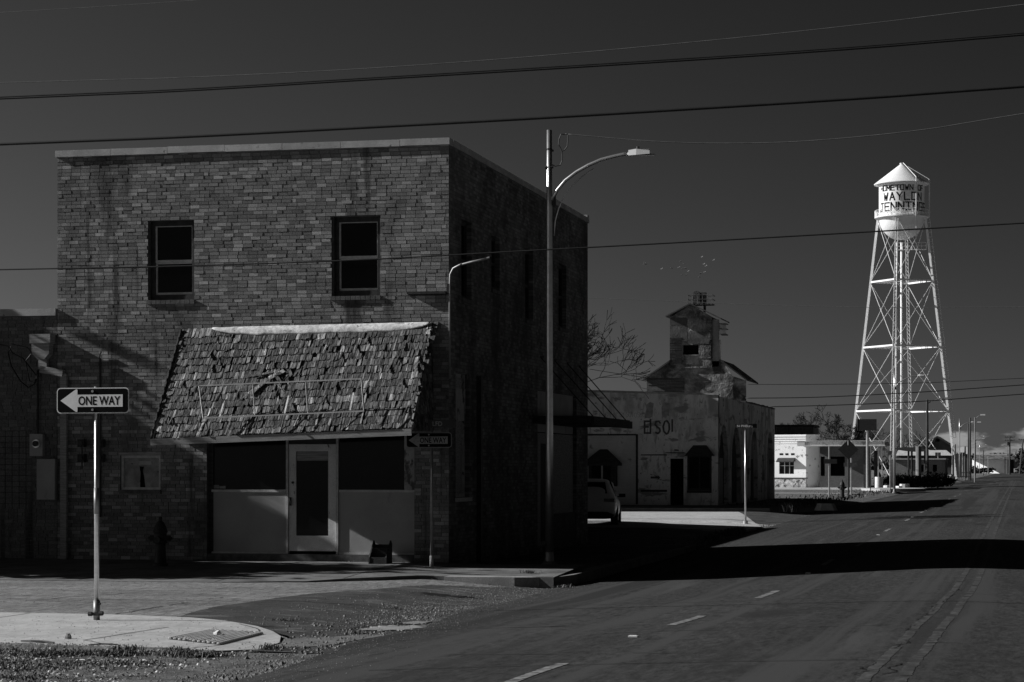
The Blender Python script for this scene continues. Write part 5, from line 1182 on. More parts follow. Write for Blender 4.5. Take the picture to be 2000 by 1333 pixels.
for i in range(11):
    q = MB(); z = GZ(708 - i * 4.6); q.obox(((GX(1309) + GX(1332)) / 2, YG - .22, z), ((GX(1332) - GX(1309)) / 2, 0, 0), (0, .04, .0), (0, -.02, .09)); q.build('clapboard', 'boards', tw_)
q = MB(); q.beam((GX(1348), YG - .3, GZ(649)), (GX(1386), YG - .3, GZ(668)), .2, .3); q.build('spout', 'rust', ge)
q = MB(); q.add([(bx0 - .3, YG - .5, be - .05), (tx0, YG - .5, rl + .1), (tx0, YG + dp, rl + .1), (bx0 - .3, YG + dp, be - .05), (bx0 - .3, YG - .5, be - .2), (tx0, YG - .5, rl - .05), (tx0, YG + dp, rl - .05), (bx0 - .3, YG + dp, be - .2)], [(0, 1, 2, 3), (0, 4, 5, 1), (7, 6, 5, 4), (3, 7, 4, 0)]); q.build('lean_roof', 'fardark', ge)
bx2 = GX(1456); q = MB(); q.add([(bx2 + .15, YG - .3, GZ(742)), (GX(1409), YG - .5, rl + .1), (GX(1409), YG + dp, rl + .1), (bx2 + .15, YG + dp, GZ(742)), (bx2 + .15, YG - .3, GZ(745)), (GX(1409), YG - .5, rl - .08), (GX(1409), YG + dp, rl - .08), (bx2 + .15, YG + dp, GZ(745))], [(3, 2, 1, 0), (4, 5, 6, 7), (0, 1, 5, 4), (0, 4, 7, 3)]); q.build('lean_roof', 'fardark', ge)
q = MB(); q.add([(bx1 + .02, YG + .02, 0), (bx2, YG + .6, 0), (bx2, YG + .6, GZ(744)), (bx1 + .02, YG + .02, GZ(736))], [(0, 1, 2, 3)]); q.build('end_wall', 'metalold', ge)
for sgn in (-1, 1):
    ex = GX(1302) if sgn < 0 else GX(1410); q = MB(); cx_ = GX(1350)
    ez = GZ(617) if sgn < 0 else GZ(623)
    q.add([(ex, YG - .7, ez), (cx_, YG - .7, tap), (cx_, YG + 5.5, tap), (ex, YG + 5.5, ez), (ex, YG - .7, ez - .12), (cx_, YG - .7, tap - .12), (cx_, YG + 5.5, tap - .12), (ex, YG + 5.5, ez - .12)], [(0, 1, 2, 3), (7, 6, 5, 4), (0, 4, 5, 1), (0, 3, 7, 4)]); q.build('tower_roof', 'fardark', ge)
q = MB(); q.box(tx1 + .01, GX(1404), YG + .0, YG + .3, rl - .5, GZ(625)); q.build('elevator_leg', 'farwall', ge)
q = MB(); q.box(GX(1404.5), GX(1407), YG + .2, YG + .5, GZ(708), GZ(664)); q.build('light_strip', 'flash', ge)
for (a, b, c, d, nm) in ((1344, 1392, 577, 594, 'top_platform'), (1406, 1418, 633, 653, 'side_platform')):
    q = MB(); q.box(GX(a), GX(b), YG - .2, YG + 1.6, GZ(d) - .08, GZ(d)); pf = q.build(nm, 'rust', ge)
    q = MB()
    for z in (GZ(c), (GZ(c) + GZ(d)) / 2):
        for yy in (YG - .2, YG + 1.6): q.tube([(GX(a), yy, z), (GX(b), yy, z)], .03, 5)
        for xx in (GX(a), GX(b)): q.tube([(xx, YG - .2, z), (xx, YG + 1.6, z)], .03, 5)
    for xx in lin(GX(a), GX(b), 5): q.tube([(xx, YG - .2, GZ(d)), (xx, YG - .2, GZ(c))], .03, 5)
    q.build('railing', 'rust', pf)
q = MB(); q.box(GX(1353), GX(1366), YG + .2, YG + 1.2, GZ(594), GZ(572)); q.tube([(GX(1359.5), YG + .3, GZ(575)), (GX(1359.5), YG + 1.1, GZ(575))], .33, 12); q.build('head_drive', 'rust', ge)
q = MB(); q.box(GX(1367), GX(1377), YG + .3, YG + 1.1, GZ(592), GZ(571)); q.build('motor_box', 'fardark', ge)
q = MB(); q.tube([(GX(1375), YG + .5, GZ(610)), (GX(1375), YG + .5, GZ(594))], .12, 6); q.build('platform_leg', 'rust', ge)

# ------------------------------------------------------------------ water tower
YT = 312.0; TX = W(1761, YT); TZ0 = .2; kz = YT / FPX / (CS + .1714 * SN)
def TZ(py): return CH + (915 - py) * kz
twr = thing('water_tower', 'white riveted water tower with a conical roof and black hometown lettering', 'water tower', (TX, YT, TZ0))
C0 = (TX, YT, 0)
Rt = 3.04; zc0, zc1 = TZ(424), TZ(357)
q = MB(); q.lathe([(Rt, zc0), (Rt, zc1 + .05)], C0, 72); q.build('tank', 'towerwhite', twr, smooth=True)
q = MB(); zb_ = TZ(470); q.lathe([(.45, zb_)] + [(Rt * math.sin(a), zc0 - (zc0 - zb_) * math.cos(a)) for a in [PI / 2 * k / 12 for k in range(2, 13)]], C0, 72); q.build('bowl', 'towerwhite', twr, smooth=True)
q = MB(); q.lathe([(3.68, TZ(361.5)), (3.70, TZ(360)), (.25, TZ(322)), (.22, TZ(321.5)), (.0, TZ(321.4))], C0, 72); q.lathe([(3.68, TZ(361.5)), (Rt - .1, TZ(359.5))], C0, 72); q.build('roof', 'towerwhite', twr, smooth=False)
q = MB(); q.lathe([(.14, TZ(322)), (.14, TZ(320.6)), (.27, TZ(320.4)), (.27, TZ(319)), (0, TZ(318.4))], C0, 14); q.build('finial', 'towerwhite', twr)
q = MB(); zw = TZ(426.5); q.lathe([(Rt, zw), (3.62, zw), (3.62, zw + .12), (Rt, zw + .12)], C0, 64); q.build('walkway', 'towerwhite', twr)
q = MB()
for z in (zw + .55, zw + 1.0): q.lathe([(3.6, z - .025), (3.63, z), (3.6, z + .025), (3.57, z), (3.6, z - .025)], C0, 64)
for k in range(40):
    a = 2 * PI * k / 40; a2 = 2 * PI * (k + 1) / 40; p1 = (TX + 3.6 * math.cos(a), YT + 3.6 * math.sin(a)); p2 = (TX + 3.6 * math.cos(a2), YT + 3.6 * math.sin(a2))
    q.tube([(*p1, zw + .1), (*p1, zw + 1.0)], .022, 4, False); q.tube([(*p1, zw + .12), (*p2, zw + .98)], .014, 4, False); q.tube([(*p2, zw + .12), (*p1, zw + .98)], .014, 4, False)
q.build('railing', 'towerwhite', twr)
# lettering mapped on the tank
def tower_text(txt, a0, a1, zt, zb, th, gapw=.30):
    q = MB(); n = len(txt); base = math.atan2(-YT, -TX)          # the side that faces the crossing
    step = 1.0 / (n + (n - 1) * gapw); u = 0
    f = lambda u_, v_: (TX + (Rt + .02) * math.cos(base + R(u_)), YT + (Rt + .02) * math.sin(base + R(u_)), v_)
    for ch in txt:
        if ch != ' ':
            q = MB(); ix = 0
            for pl in GL[ch]:
                pts = [tuple(float(k) for k in a.split(',')) for a in pl.split()]
                PP = [Vector(((a0 + (a1 - a0) * (u + step * a)), zb + (zt - zb) * b, 0)) for a, b in pts]
                for A, B in zip(PP, PP[1:]):
                    ix += 1; f = lambda u_, v_, e_=.02 + .004 * ix: (TX + (Rt + e_) * math.cos(base + R(u_)), YT + (Rt + e_) * math.sin(base + R(u_)), v_)
                    sc = R(1) * Rt; d = Vector(((B.x - A.x) * sc, B.y - A.y, 0)).normalized(); nn = Vector((-d.y, d.x, 0)) * th / 2
                    for k in range(5):
                        p, r_ = A.lerp(B, k / 5), A.lerp(B, (k + 1) / 5)
                        if k == 0: p = p - Vector((d.x / sc, d.y, 0)) * th / 2
                        if k == 4: r_ = r_ + Vector((d.x / sc, d.y, 0)) * th / 2
                        o_ = Vector((nn.x / sc, nn.y, 0)); q.add([f(*(c.xy)) for c in (p - o_, r_ - o_, r_ + o_, p + o_)], [(0, 1, 2, 3)])
            q.build('painted_letter', 'black', twr)
        u += step * (1 + gapw)
tower_text('HOMETOWN OF', -64, 66, TZ(366.5), TZ(376), .12, .42)
tower_text('WAYLON', -50, 58, TZ(381), TZ(395), .16, .5)
tower_text('JENNINGS', -66, 82, TZ(400), TZ(415), .16, .42)
# legs
ztop_, z_l = TZ(428), .25
def rad(z): return 7.35 - (7.35 - 3.25) * (z - z_l) / (ztop_ - z_l)
AZ = [R(a) for a in (-98, -8, 82, 172)]
def LP(k, z): a = AZ[k % 4]; return Vector((TX + rad(z) * math.cos(a), YT + rad(z) * math.sin(a), z))
lv = [z_l, TZ(803), TZ(678), TZ(550), ztop_]
for k in range(4):
    q = MB(); p, r_ = LP(k, z_l), LP(k, ztop_); d = (r_ - p).normalized(); side_ = Vector((-math.sin(AZ[k]), math.cos(AZ[k]), 0)); out = side_.cross(d)
    for s_ in (-1, 1): q.obox((p + r_) / 2 + side_ * .17 * s_, (r_ - p) / 2, side_ * .03, out * .13)
    for i in range(66):
        t = (i + .5) / 66; c_ = p.lerp(r_, t); q.tube([c_ - side_ * .15 - d * .25 + out * -.1, c_ + side_ * .15 + d * .25 + out * -.1], .028, 4, False)
    lg = q.build('leg', 'towerwhite', twr)
    q = MB(); q.box(p.x - .8, p.x + .8, p.y - .8, p.y + .8, -.2, .45); q.build('footing', 'concrete', lg)
for lvl in (1, 2, 3):
    for k in range(4):
        q = MB(); q.beam(LP(k, lv[lvl]), LP(k + 1, lv[lvl]), .18, .22); q.build('strut', 'towerwhite', twr)
        c_ = Vector((TX, YT, lv[lvl])); q = MB(); q.tube([LP(k, lv[lvl]), c_], .03, 5); q.build('spoke_rod', 'towerwhite', twr)
for i in range(4):
    for k in range(4):
        for (a, b) in ((k, k + 1), (k + 1, k)):
            q = MB(); A, B = LP(a, lv[i] + (.1 if i else .2)), LP(b, lv[i + 1] - .1); q.tube([A, B], .038, 5); q.build('cross_rod', 'towerwhite', twr)
q = MB(); q.tube([(TX, YT, .1), (TX, YT, zb_ + .15)], .17, 20); q.build('riser_pipe', 'towerwhite', twr, smooth=True)
q = MB(); q.tube([(TX - .75, YT - 1.0, .1), (TX - .6, YT - 1.0, TZ(474))], .09, 8); q.build('overflow_pipe', 'towerwhite', twr, smooth=True)
# ladders
q = MB(); al = AZ[1]; e1 = Vector((-math.sin(al), math.cos(al), 0)) * .2
A, B = LP(1, 6.0) + Vector((.45, -.1, 0)), LP(1, ztop_) + Vector((.35, -.1, 0))
for s_ in (-1, 1): q.tube([A + Vector((.19 * s_, 0, 0)), B + Vector((.19 * s_, 0, 0))], .035, 5)
for i in range(46): c_ = A.lerp(B, i / 46); q.tube([c_ - Vector((.19, 0, 0)), c_ + Vector((.19, 0, 0))], .025, 4)
q.build('leg_ladder', 'towerwhite', twr)
q = MB(); ba = math.atan2(-YT, -TX); aa = ba + R(31); bx_ = Vector((math.cos(aa), math.sin(aa), 0)); c0_ = Vector(C0)
q.tube([c0_ + bx_ * 3.72 + Vector((0, 0, zw - 3.2)), c0_ + bx_ * 3.72 + Vector((0, 0, TZ(352)))], .06, 6)
q.tube([c0_ + bx_ * 3.72 + Vector((0, 0, TZ(352))), c0_ + bx_ * .4 + Vector((0, 0, TZ(319)))], .05, 6)
q.build('float_rod', 'towerwhite', twr)
q = MB(); aa = ba + R(80); bx_ = Vector((math.cos(aa), math.sin(aa), 0)); sd_ = Vector((-bx_.y, bx_.x, 0))
for s_ in (-1, 1):
    q.tube([c0_ + bx_ * 3.75 + sd_ * .25 * s_ + Vector((0, 0, zw)), c0_ + bx_ * 3.75 + sd_ * .25 * s_ + Vector((0, 0, TZ(353)))], .04, 5)
    q.tube([c0_ + bx_ * 3.75 + sd_ * .25 * s_ + Vector((0, 0, TZ(353))), c0_ + bx_ * .3 + Vector((0, 0, TZ(321)))], .035, 5)
for i in range(14): z = zw + (TZ(353) - zw) * i / 14; q.tube([c0_ + bx_ * 3.75 - sd_ * .25 + Vector((0, 0, z)), c0_ + bx_ * 3.75 + sd_ * .25 + Vector((0, 0, z))], .025, 4)
q.build('tank_ladder', 'towerwhite', twr)
q = MB(); z = TZ(489); q.box(TX - .5, TX + 3.3, YT - .4, YT + .2, z, z + .08); wk = q.build('valve_walkway', 'towerwhite', twr)
q = MB()
for zz_ in (z + .5, z + .95): q.tube([(TX - .5, YT - .4, zz_), (TX + 3.3, YT - .4, zz_)], .03, 4)
for i in range(7): q.tube([(TX - .5 + i * .633, YT - .4, z), (TX - .5 + i * .633, YT - .4, z + .95)], .03, 4)
q.build('railing', 'towerwhite', wk)

# ------------------------------------------------------------------ gas station
YS2 = 198.0
def SX(px): return W(px, YS2)
def SZ(py, px=1560): return ZZ(px, py, YS2)
gs = thing('gas_station', 'derelict white stucco filling station with a long canopy', 'building', (SX(1600), YS2 + 4, .15))
zt = SZ(849); mbh = rect(SX(1518), SX(1549), SZ(926), SZ(902))
q = MB(); q.holed(rect(SX(1470), SX(1574), .0, zt), [mbh], FXZ(YS2), 0, .25); q.build('front_wall', 'stucco2', gs)
q = MB(); cx_, cy_ = SX(1574), YS2 + 1.1; q.lathe([(1.1, 0), (1.1, zt)], (cx_, cy_, 0), 12, -PI / 2, 0); q.build('curved_corner', 'stucco2', gs, smooth=True)
for i in range(4):
    q = MB(); z = zt - .12 - i * .2; q.box(SX(1470), SX(1574), YS2 - .06 + .012 * i, YS2 - .003, z - .07, z); q.build('band', 'farwhite', gs)
q = MB(); q.box(SX(1480), SX(1575), YS2 - .05, YS2 - .003, .1, .95); q.build('stone_base', 'stonework', gs)
q = MB(); q.box(SX(1480), SX(1578), YS2 - .09, YS2 - .052, .95, 1.05); q.build('base_cap', 'fardark', gs)
q = MB(); q.box(SX(1518), SX(1549), YS2 + .15, YS2 + .18, SZ(926), SZ(902)); wn = q.build('window', 'glass', gs)
for px in (1528.5, 1539): q = MB(); q.box(SX(px) - .03, SX(px) + .03, YS2 + .1, YS2 + .145, SZ(926), SZ(902)); q.build('mullion', 'steel', wn)
q = MB(); q.box(SX(1518), SX(1549), YS2 + .12, YS2 + .148, SZ(910.5), SZ(909.5)); q.build('mullion', 'steel', wn)
q = MB(); q.add([(SX(1516), YS2 - .5, SZ(901)), (SX(1552), YS2 - .5, SZ(901)), (SX(1552), YS2 - .003, SZ(894.5)), (SX(1516), YS2 - .003, SZ(894.5)), (SX(1516), YS2 - .5, SZ(903)), (SX(1552), YS2 - .5, SZ(903)), (SX(1552), YS2 - .003, SZ(901)), (SX(1516), YS2 - .003, SZ(901))], [(0, 1, 2, 3), (0, 4, 5, 1), (1, 5, 6, 2), (3, 7, 4, 0)]); q.build('window_hood', 'darkwood', wn)
for a, b in ((1519, 1526), (1531, 1537), (1543, 1550)): q = MB(); q.box(SX(a), SX(b), YS2 - .02, YS2 - .003, SZ(889), SZ(885.5)); q.build('vent', 'black', gs)
# the lit front stands slightly turned to the street corner
rm = Matrix.Translation(Vector((SX(1574), YS2, 0)) - gs.location) @ Matrix.Rotation(R(-16), 4, 'Z') @ Matrix.Translation(gs.location - Vector((SX(1574), YS2, 0)))
for ch in list(gs.children):
    if ch.name.startswith('curved'): continue
    ch.data.transform(rm)
    for g_ in ch.children: g_.data.transform(rm)
# recessed office wall
YO = YS2 + 3.5
def OX(px): return W(px, YO)
def OZ(py, px=1640): return ZZ(px, py, YO)
h1, h2 = rect(OX(1603), OX(1611), OZ(930), OZ(892)), rect(OX(1622), OX(1650), OZ(930), OZ(892))
q = MB(); q.holed(rect(OX(1580), OX(1690), 0, OZ(868)), [h1, h2, rect(OX(1588), OX(1600), .1, OZ(884))], FXZ(YO), 0, .3); q.build('office_wall', 'farwall', gs)
for a, b, c, d in ((1603, 1611, 930, 892), (1622, 1650, 930, 892), (1588, 1600, 945, 884)): q = MB(); q.box(OX(a), OX(b), YO + .2, YO + .22, OZ(c) if a != 1588 else .1, OZ(d)); q.build('pane', 'glass', gs)
q = MB(); q.box(SX(1470), OX(1690), YO + .35, YO + 8, .0, OZ(866)); q.build('rear_block', 'farwall', gs)
# canopy
YC0 = YS2 - 4.2
def CX(px): return W(px, YC0)
def CZ(py, px=1640): return ZZ(px, py, YC0)
q = MB(); q.box(CX(1558), CX(1728), YC0, YO, CZ(870), CZ(863)); cn = q.build('canopy', 'stucco', gs)
for c_, d_ in ((862.2, 861), (871.8, 870.3)): q = MB(); q.box(CX(1557), CX(1729), YC0 - .08, YC0 - .003, CZ(c_), CZ(d_)); q.build('trim', 'farwhite', cn)
q = MB(); q.box(CX(1557) , CX(1572), YC0 - .06, YC0 - .004, CZ(870), CZ(862.4)); q.build('end_panel', 'farwhite', cn)
for i in range(13): q = MB(); z = .2 + i * .29; q.box(CX(1686), CX(1697), YC0 + .3 + .01 * (i % 2), YC0 + 1.1, z, z + .24); q.build('pier_block', 'fardark', cn)
q = MB(); q.box(CX(1687), CX(1696), YC0 + .4, YC0 + 1.0, .1, CZ(872)); q.build('pier', 'mortar', cn)
for px in (1699.5, 1715, 1722.5):
    q = MB(); q.tube([(CX(px), YC0 + .4, .1), (CX(px), YC0 + .4, CZ(872))], .05, 8); q.build('post', 'steel', cn)
q = MB(); q.box(CX(1704), CX(1712), YC0 + 2, YC0 + 3, .1, CZ(880)); q.build('pump_cabinet', 'fardark', gs)
q = MB(); q.add([(SX(1578), YS2 + .5, SZ(866)), (SX(1603), YS2 + .5, SZ(862)), (SX(1590), YS2 + .5, SZ(855)), (SX(1579), YS2 + .5, SZ(849)), (SX(1578), YS2 + 3, SZ(866)), (SX(1603), YS2 + 3, SZ(862)), (SX(1590), YS2 + 3, SZ(855)), (SX(1579), YS2 + 3, SZ(849))], [(0, 1, 2, 3), (0, 4, 5, 1), (1, 5, 6, 2), (2, 6, 7, 3)]); q.build('collapsed_roof', 'fardark', gs)
# tall metal shed behind
mshed = thing('metal_shed', 'tall flat-roofed corrugated shed behind the filling station', 'building', (W(1548, 215), 218, .2))
q = MB(); x0, x1 = W(1480, 215), W(1588, 215); z1 = ZZ(1550, 834, 215); n_ = 60
q.add([(x0 + (x1 - x0) * i / n_, 215 + (.1 if i % 2 else 0), z) for i in range(n_ + 1) for z in (0, z1)], [(2 * i, 2 * i + 2, 2 * i + 3, 2 * i + 1) for i in range(n_)]); q.box(x0, x1, 215.2, 221, 0, z1 - .05); q.build('wall', 'farwall', mshed)
q = MB(); q.box(x0, x1 + .1, 214.5, 221, z1 + .003, z1 + .2); q.build('roof', 'fardark', mshed)
# concrete slabs, island and things round the station
def flat(name, x0, x1, y0, y1, z, m='concrete', th=.15): q = MB(); q.box(x0, x1, y0, y1, z - th, z); o = q.build(name, m); o['kind'] = 'structure'; return o
flat('station_apron', -24, W(1700, 192), 178, 197.8, .20, 'concrete'); flat('station_walk', -26, -10.5, 150, 152.5, .22)
isl = MB(); isl.prism(blob(W(1745, 176), 176, 2.4, 5.0, 20, .02), lambda u, v, d: (u, v, d), .1, .34); tag(isl.build('pump_island', 'concrete'), 'low rounded concrete island at the foot of the second street lamp', 'traffic island')
q = MB(); bx_ = (W(1716, 190), 190, .2); q.lathe([(.0, 0), (.3, 0), (.3, .3), (.31, .32), (.3, .34), (.3, .62), (.31, .64), (.3, .66), (.3, .95), (.0, .95)], (0, 0, 0), 18); o = q.build('litter_barrel', 'farwhite', loc=(0, 0, 0)); o.location = bx_; tag(o, 'battered white barrel standing by the canopy pier', 'barrel')
q = MB(); q.box(W(1740, 200), W(1746, 200), 200, 200.5, .2, ZZ(1743, 906, 200)); q.box(W(1739.5, 200), W(1746.5, 200), 199.9, 200.55, ZZ(1743, 906, 200) + .003, ZZ(1743, 905, 200)); tag(q.build('white_cabinet', 'farwhite'), 'bright white cabinet left of the second lamp pole', 'cabinet')
# signs near the station
def post(t, x, y, z0, z1, r, m='steel', nm='pole'): q = MB(); q.tube([(x, y, z0), (x, y, z1)], r, 8); return q.build(nm, m, t)
ys = 140.0; x = W(1657, ys); t = thing('diamond_sign', 'dark diamond warning sign on a wooden-looking post', 'road sign', (x, ys, .15)); post(t, x, ys + .06, .1, ZZ(1657, 857, ys), .055, 'darksteel')
zc_ = ZZ(1657, 878, ys); hw = .62; q = MB(); q.prism([(x - hw, zc_), (x, zc_ - hw), (x + hw, zc_), (x, zc_ + hw)], FXZ(ys), -.005, .005); q.build('plate', 'signdark', t)
q = MB(); q.box(x - .06, x + .0, ys - .012, ys - .006, zc_ + .25, zc_ + .55); q.build('sticker', 'signwhite', t)
ys = 138.0; x = W(1619.5, ys); t = thing('one_way_sign', 'small dark one way sign on a pale post right of the stucco store', 'street sign', (x, ys, .1)); post(t, x, ys, .1, ZZ(1619, 872, ys), .05); q = MB(); q.box(W(1609, ys), W(1635, ys), ys - .07, ys - .055, ZZ(1622, 906, ys), ZZ(1622, 897, ys)); q.build('plate', 'signdark', t)
ys = 150.0; x = W(1662.5, ys); t = thing('direction_sign', 'low dark board on a pale post just right of the diamond sign', 'street sign', (x, ys, .15)); post(t, x, ys, .1, ZZ(1662, 895, ys), .05); q = MB(); q.box(W(1648, ys), W(1674, ys), ys - .07, ys - .055, ZZ(1661, 912, ys), ZZ(1661, 904, ys)); q.build('plate', 'signback', t)
ys = 186.0; x = W(1694, ys); t = thing('pole_sign', 'blank dark rectangular sign box high on a white pole', 'sign', (x, ys, .2)); post(t, x, ys, .15, ZZ(1694, 842, ys), .11); q = MB(); q.box(W(1675, ys), W(1712, ys), ys - .15, ys + .15, ZZ(1693, 841, ys), ZZ(1693, 819, ys)); sb = q.build('sign_box', 'signdark', t); q = MB(); q.box(W(1674.6, ys), W(1675, ys), ys - .17, ys + .17, ZZ(1693, 841, ys), ZZ(1693, 819, ys)); q.build('edge', 'steel', sb)
ys = 165.0; x = W(1738.5, ys); t = thing('short_sign_post', 'thin short post just left of the second lamp', 'post', (x, ys, .15)); post(t, x, ys, .1, ZZ(1738, 882, ys), .04, 'steel'); q = MB(); q.box(x - .12, x + .12, ys - .05, ys - .04, ZZ(1738, 889, ys), ZZ(1738, 881, ys)); q.build('plate', 'signback', t)
# second canopy, flat-roofed shop, hedge
ys = 235.0; t = thing('fuel_canopy', 'thick curved grey fuel canopy on slim posts under the water tower', 'canopy', (W(1780, ys), ys, .2))
q = MB(); X0, X1 = W(1748, ys), W(1811, ys); P_ = []
for i in range(15):
    s = i / 14; xx = X0 + (X1 - X0) * s; hh = .42 * math.sin(PI * min(max(s, .04), .96)) ** .6; zc_ = ZZ(1780, 876.5, ys) - .15 * s
    P_.append((xx, zc_, hh))
for (a, b) in zip(P_, P_[1:]): q.add([(a[0], ys, a[1] - a[2] / 2), (b[0], ys, b[1] - b[2] / 2), (b[0], ys, b[1] + b[2] / 2), (a[0], ys, a[1] + a[2] / 2), (a[0], ys + 5, a[1] - a[2] / 2), (b[0], ys + 5, b[1] - b[2] / 2), (b[0], ys + 5, b[1] + b[2] / 2), (a[0], ys + 5, a[1] + a[2] / 2)], [(0, 1, 2, 3), (3, 2, 6, 7), (0, 4, 5, 1)])
q.build('canopy_slab', 'signback', t)
for px in (1774, 1780.5, 1806): post(t, W(px, ys), ys + .5, .1, ZZ(px, 878, ys), .10, 'darksteel', 'post')
t = thing('pale_post', 'thick grey post in front of the flat-roofed shop', 'post', (W(1794, 228), 228, .2)); post(t, W(1794, 228), 228, .1, ZZ(1794, 872, 228), .28, 'farwall')
ys = 272.0; t = thing('flat_shop', 'low flat-roofed shop with a pale roof edge beyond the fuel canopy', 'building', (W(1800, ys), ys + 4, .2))
zt_ = ZZ(1800, 898, ys); hol = [rect(W(a, ys), W(b, ys), ZZ(a, d, ys), ZZ(a, c, ys)) for a, b, c, d in ((1798, 1806, 908, 922), (1822, 1830, 908, 921))]
q = MB(); q.holed(rect(W(1740, ys), W(1846, ys), 0, zt_), hol, FXZ(ys), 0, .2); q.box(W(1740, ys), W(1846, ys), ys + .3, ys + 9, 0, zt_ - .05); q.build('wall', 'farwall', t)
for a, b, c, d in ((1798, 1806, 908, 922), (1822, 1830, 908, 921)): q = MB(); q.box(W(a, ys), W(b, ys), ys + .15, ys + .17, ZZ(a, d, ys), ZZ(a, c, ys)); q.build('window', 'glass', t)
q = MB(); q.box(W(1740, ys), W(1848, ys), ys - .9, ys + 9, zt_ + .003, zt_ + .14); q.build('roof', 'metalroof', t)
ys = 300.0; t = thing('long_shed', 'long low shed with a light metal roof behind the tower legs', 'building', (W(1805, ys), ys + 4, .2))
q = MB(); q.box(W(1752, ys), W(1860, ys), ys, ys + 8, 0, ZZ(1800, 890, ys)); q.build('wall', 'fardark', t)
q = MB(); a, b, c, d = W(1750, ys), W(1861, ys), ZZ(1800, 890, ys), ZZ(1800, 879, ys); q.add([(a, ys - .4, c), (b, ys - .4, c), (b - 1, ys + 5, d), (a, ys + 5, d), (a, ys + 9, c), (b, ys + 9, c)], [(0, 1, 2, 3), (3, 2, 5, 4), (1, 5, 2)]); q.build('roof', 'metalroof', t)
ys = 420.0; t = thing('gabled_barn', 'dark gabled barn seen through the water tower legs', 'building', (W(1832, ys), ys + 8, .2))
q = MB(); q.add([(W(1797, ys), ys, 0), (W(1858, ys), ys, 0), (W(1858, ys), ys, ZZ(1858, 869, ys)), (W(1830, ys), ys, ZZ(1830, 853, ys)), (W(1797, ys), ys, ZZ(1797, 874, ys))], [(0, 1, 2, 3, 4)]); q.build('gable_wall', 'fardark', t)
q = MB(); q.box(W(1825, ys), W(1835, ys), ys - .05, ys - .003, ZZ(1830, 863, ys), ZZ(1830, 858, ys)); q.build('loft_door', 'black', t)
for (a, b, c, d) in ((1795, 875.5, 1830.5, 851.5), (1830.5, 851.5, 1862, 871)):
    q = MB(); A, B = PT(a, b, ys), PT(c, d, ys); q.add([A + Vector((0, -.5, 0)), B + Vector((0, -.5, 0)), B + Vector((0, 16, 0)), A + Vector((0, 16, 0)), A + Vector((0, -.5, -.25)), B + Vector((0, -.5, -.25)), B + Vector((0, 16, -.25)), A + Vector((0, 16, -.25))], [(0, 1, 2, 3), (0, 4, 5, 1), (7, 6, 5, 4)]); q.build('roof', 'fardark', t)
ys = 440.0; t = thing('pale_roof_shed', 'shed with a pale grey sloping roof right of the barn', 'building', (W(1878, ys), ys + 4, .2))
q = MB(); q.box(W(1855, ys), W(1892, ys), ys, ys + 10, 0, ZZ(1870, 887, ys)); q.build('wall', 'fardark', t)
q = MB(); a, b, c, d = W(1873, ys), W(1893, ys), ZZ(1880, 887, ys), ZZ(1880, 872, ys); q.add([(a, ys - .5, c), (b, ys - .5, c), (b, ys + 10, d), (a, ys + 10, d)], [(0, 1, 2, 3)]); q.box(a, b, ys + 9.5, ys + 10, 0, d); q.build('roof', 'metalroof', t)
# warehouse at the end of the road
ys = 830.0; t = thing('white_warehouse', 'pale-roofed warehouse with a bright white wall at the end of the road', 'building', (W(1940, ys), ys + 15, .2))
q = MB(); a, b, h_ = W(1898, ys), W(1961, ys), ZZ(1940, 898, ys); q.add([(a, ys + 7, 0), (b, ys, 0), (b, ys + 30, 0), (a, ys + 30, 0), (a, ys + 7, h_), (b, ys, h_), (b, ys + 30, h_), (a, ys + 30, h_)], [(0, 1, 5, 4), (1, 2, 6, 5), (3, 0, 4, 7), (4, 5, 6, 7)]); q.build('white_wall', 'farwhite', t)
q = MB(); q.box(W(1961.2, ys), W(1990, ys), ys - 3, ys + 30, 0, ZZ(1940, 893, ys)); gwl = q.build('office_wall', 'farwall', t)
q = MB(); q.box(W(1968, ys), W(1980, ys), ys - 3.3, ys - 3.003, 0, ZZ(1970, 899, ys)); q.build('door', 'black', gwl)
q = MB(); a, b = W(1897, ys), W(1992, ys); c, d = ZZ(1940, 897.5, ys), ZZ(1940, 889, ys); q.add([(a, ys - 1.2, c), (b, ys - 4, c), (b - 4, ys + 15, d), (a + 1.5, ys + 15, d), (a, ys + 31, c), (b, ys + 31, c)], [(0, 1, 2, 3), (3, 2, 5, 4), (1, 5, 2), (0, 3, 4)]); q.build('roof', 'metalold', t)
q = MB(); q.box(a + 1.6, b - 4.5, ys + 14.5, ys + 15.5, d + .01, d + .35); q.build('ridge_cap', 'farwhite', t)
for k, (px, w_, hgt) in enumerate(((1991, 3.6, 1.6), (1996.5, 3.2, 2.2))):
    xx = W(px, 760); t = thing('far_van', ['small white van parked at the far right road end', 'taller white van at the right edge of the road end'][k], 'van', (xx, 760, .2))
    q = MB(); q.prism([(-w_ / 2, .35), (w_ / 2, .35), (w_ / 2, hgt * .6), (w_ / 2 - .6, hgt), (-w_ / 2, hgt)], lambda u, v, d: (xx + u, 760 + d, v + .2), 0, 1.8); q.build('body', 'farwhite', t)
    q = MB(); q.box(xx - w_ / 2 + .4, xx + w_ / 2 - .7, 759.97, 759.995, hgt * .65 + .2, hgt * .9 + .2); q.build('window', 'glass', t)
    for s_ in (-1, 1): q = MB(); q.tube([(xx + s_ * w_ * .32, 759.9, .5), (xx + s_ * w_ * .32, 760.2, .5)], .33, 12); q.build('wheel', 'tyre', t)
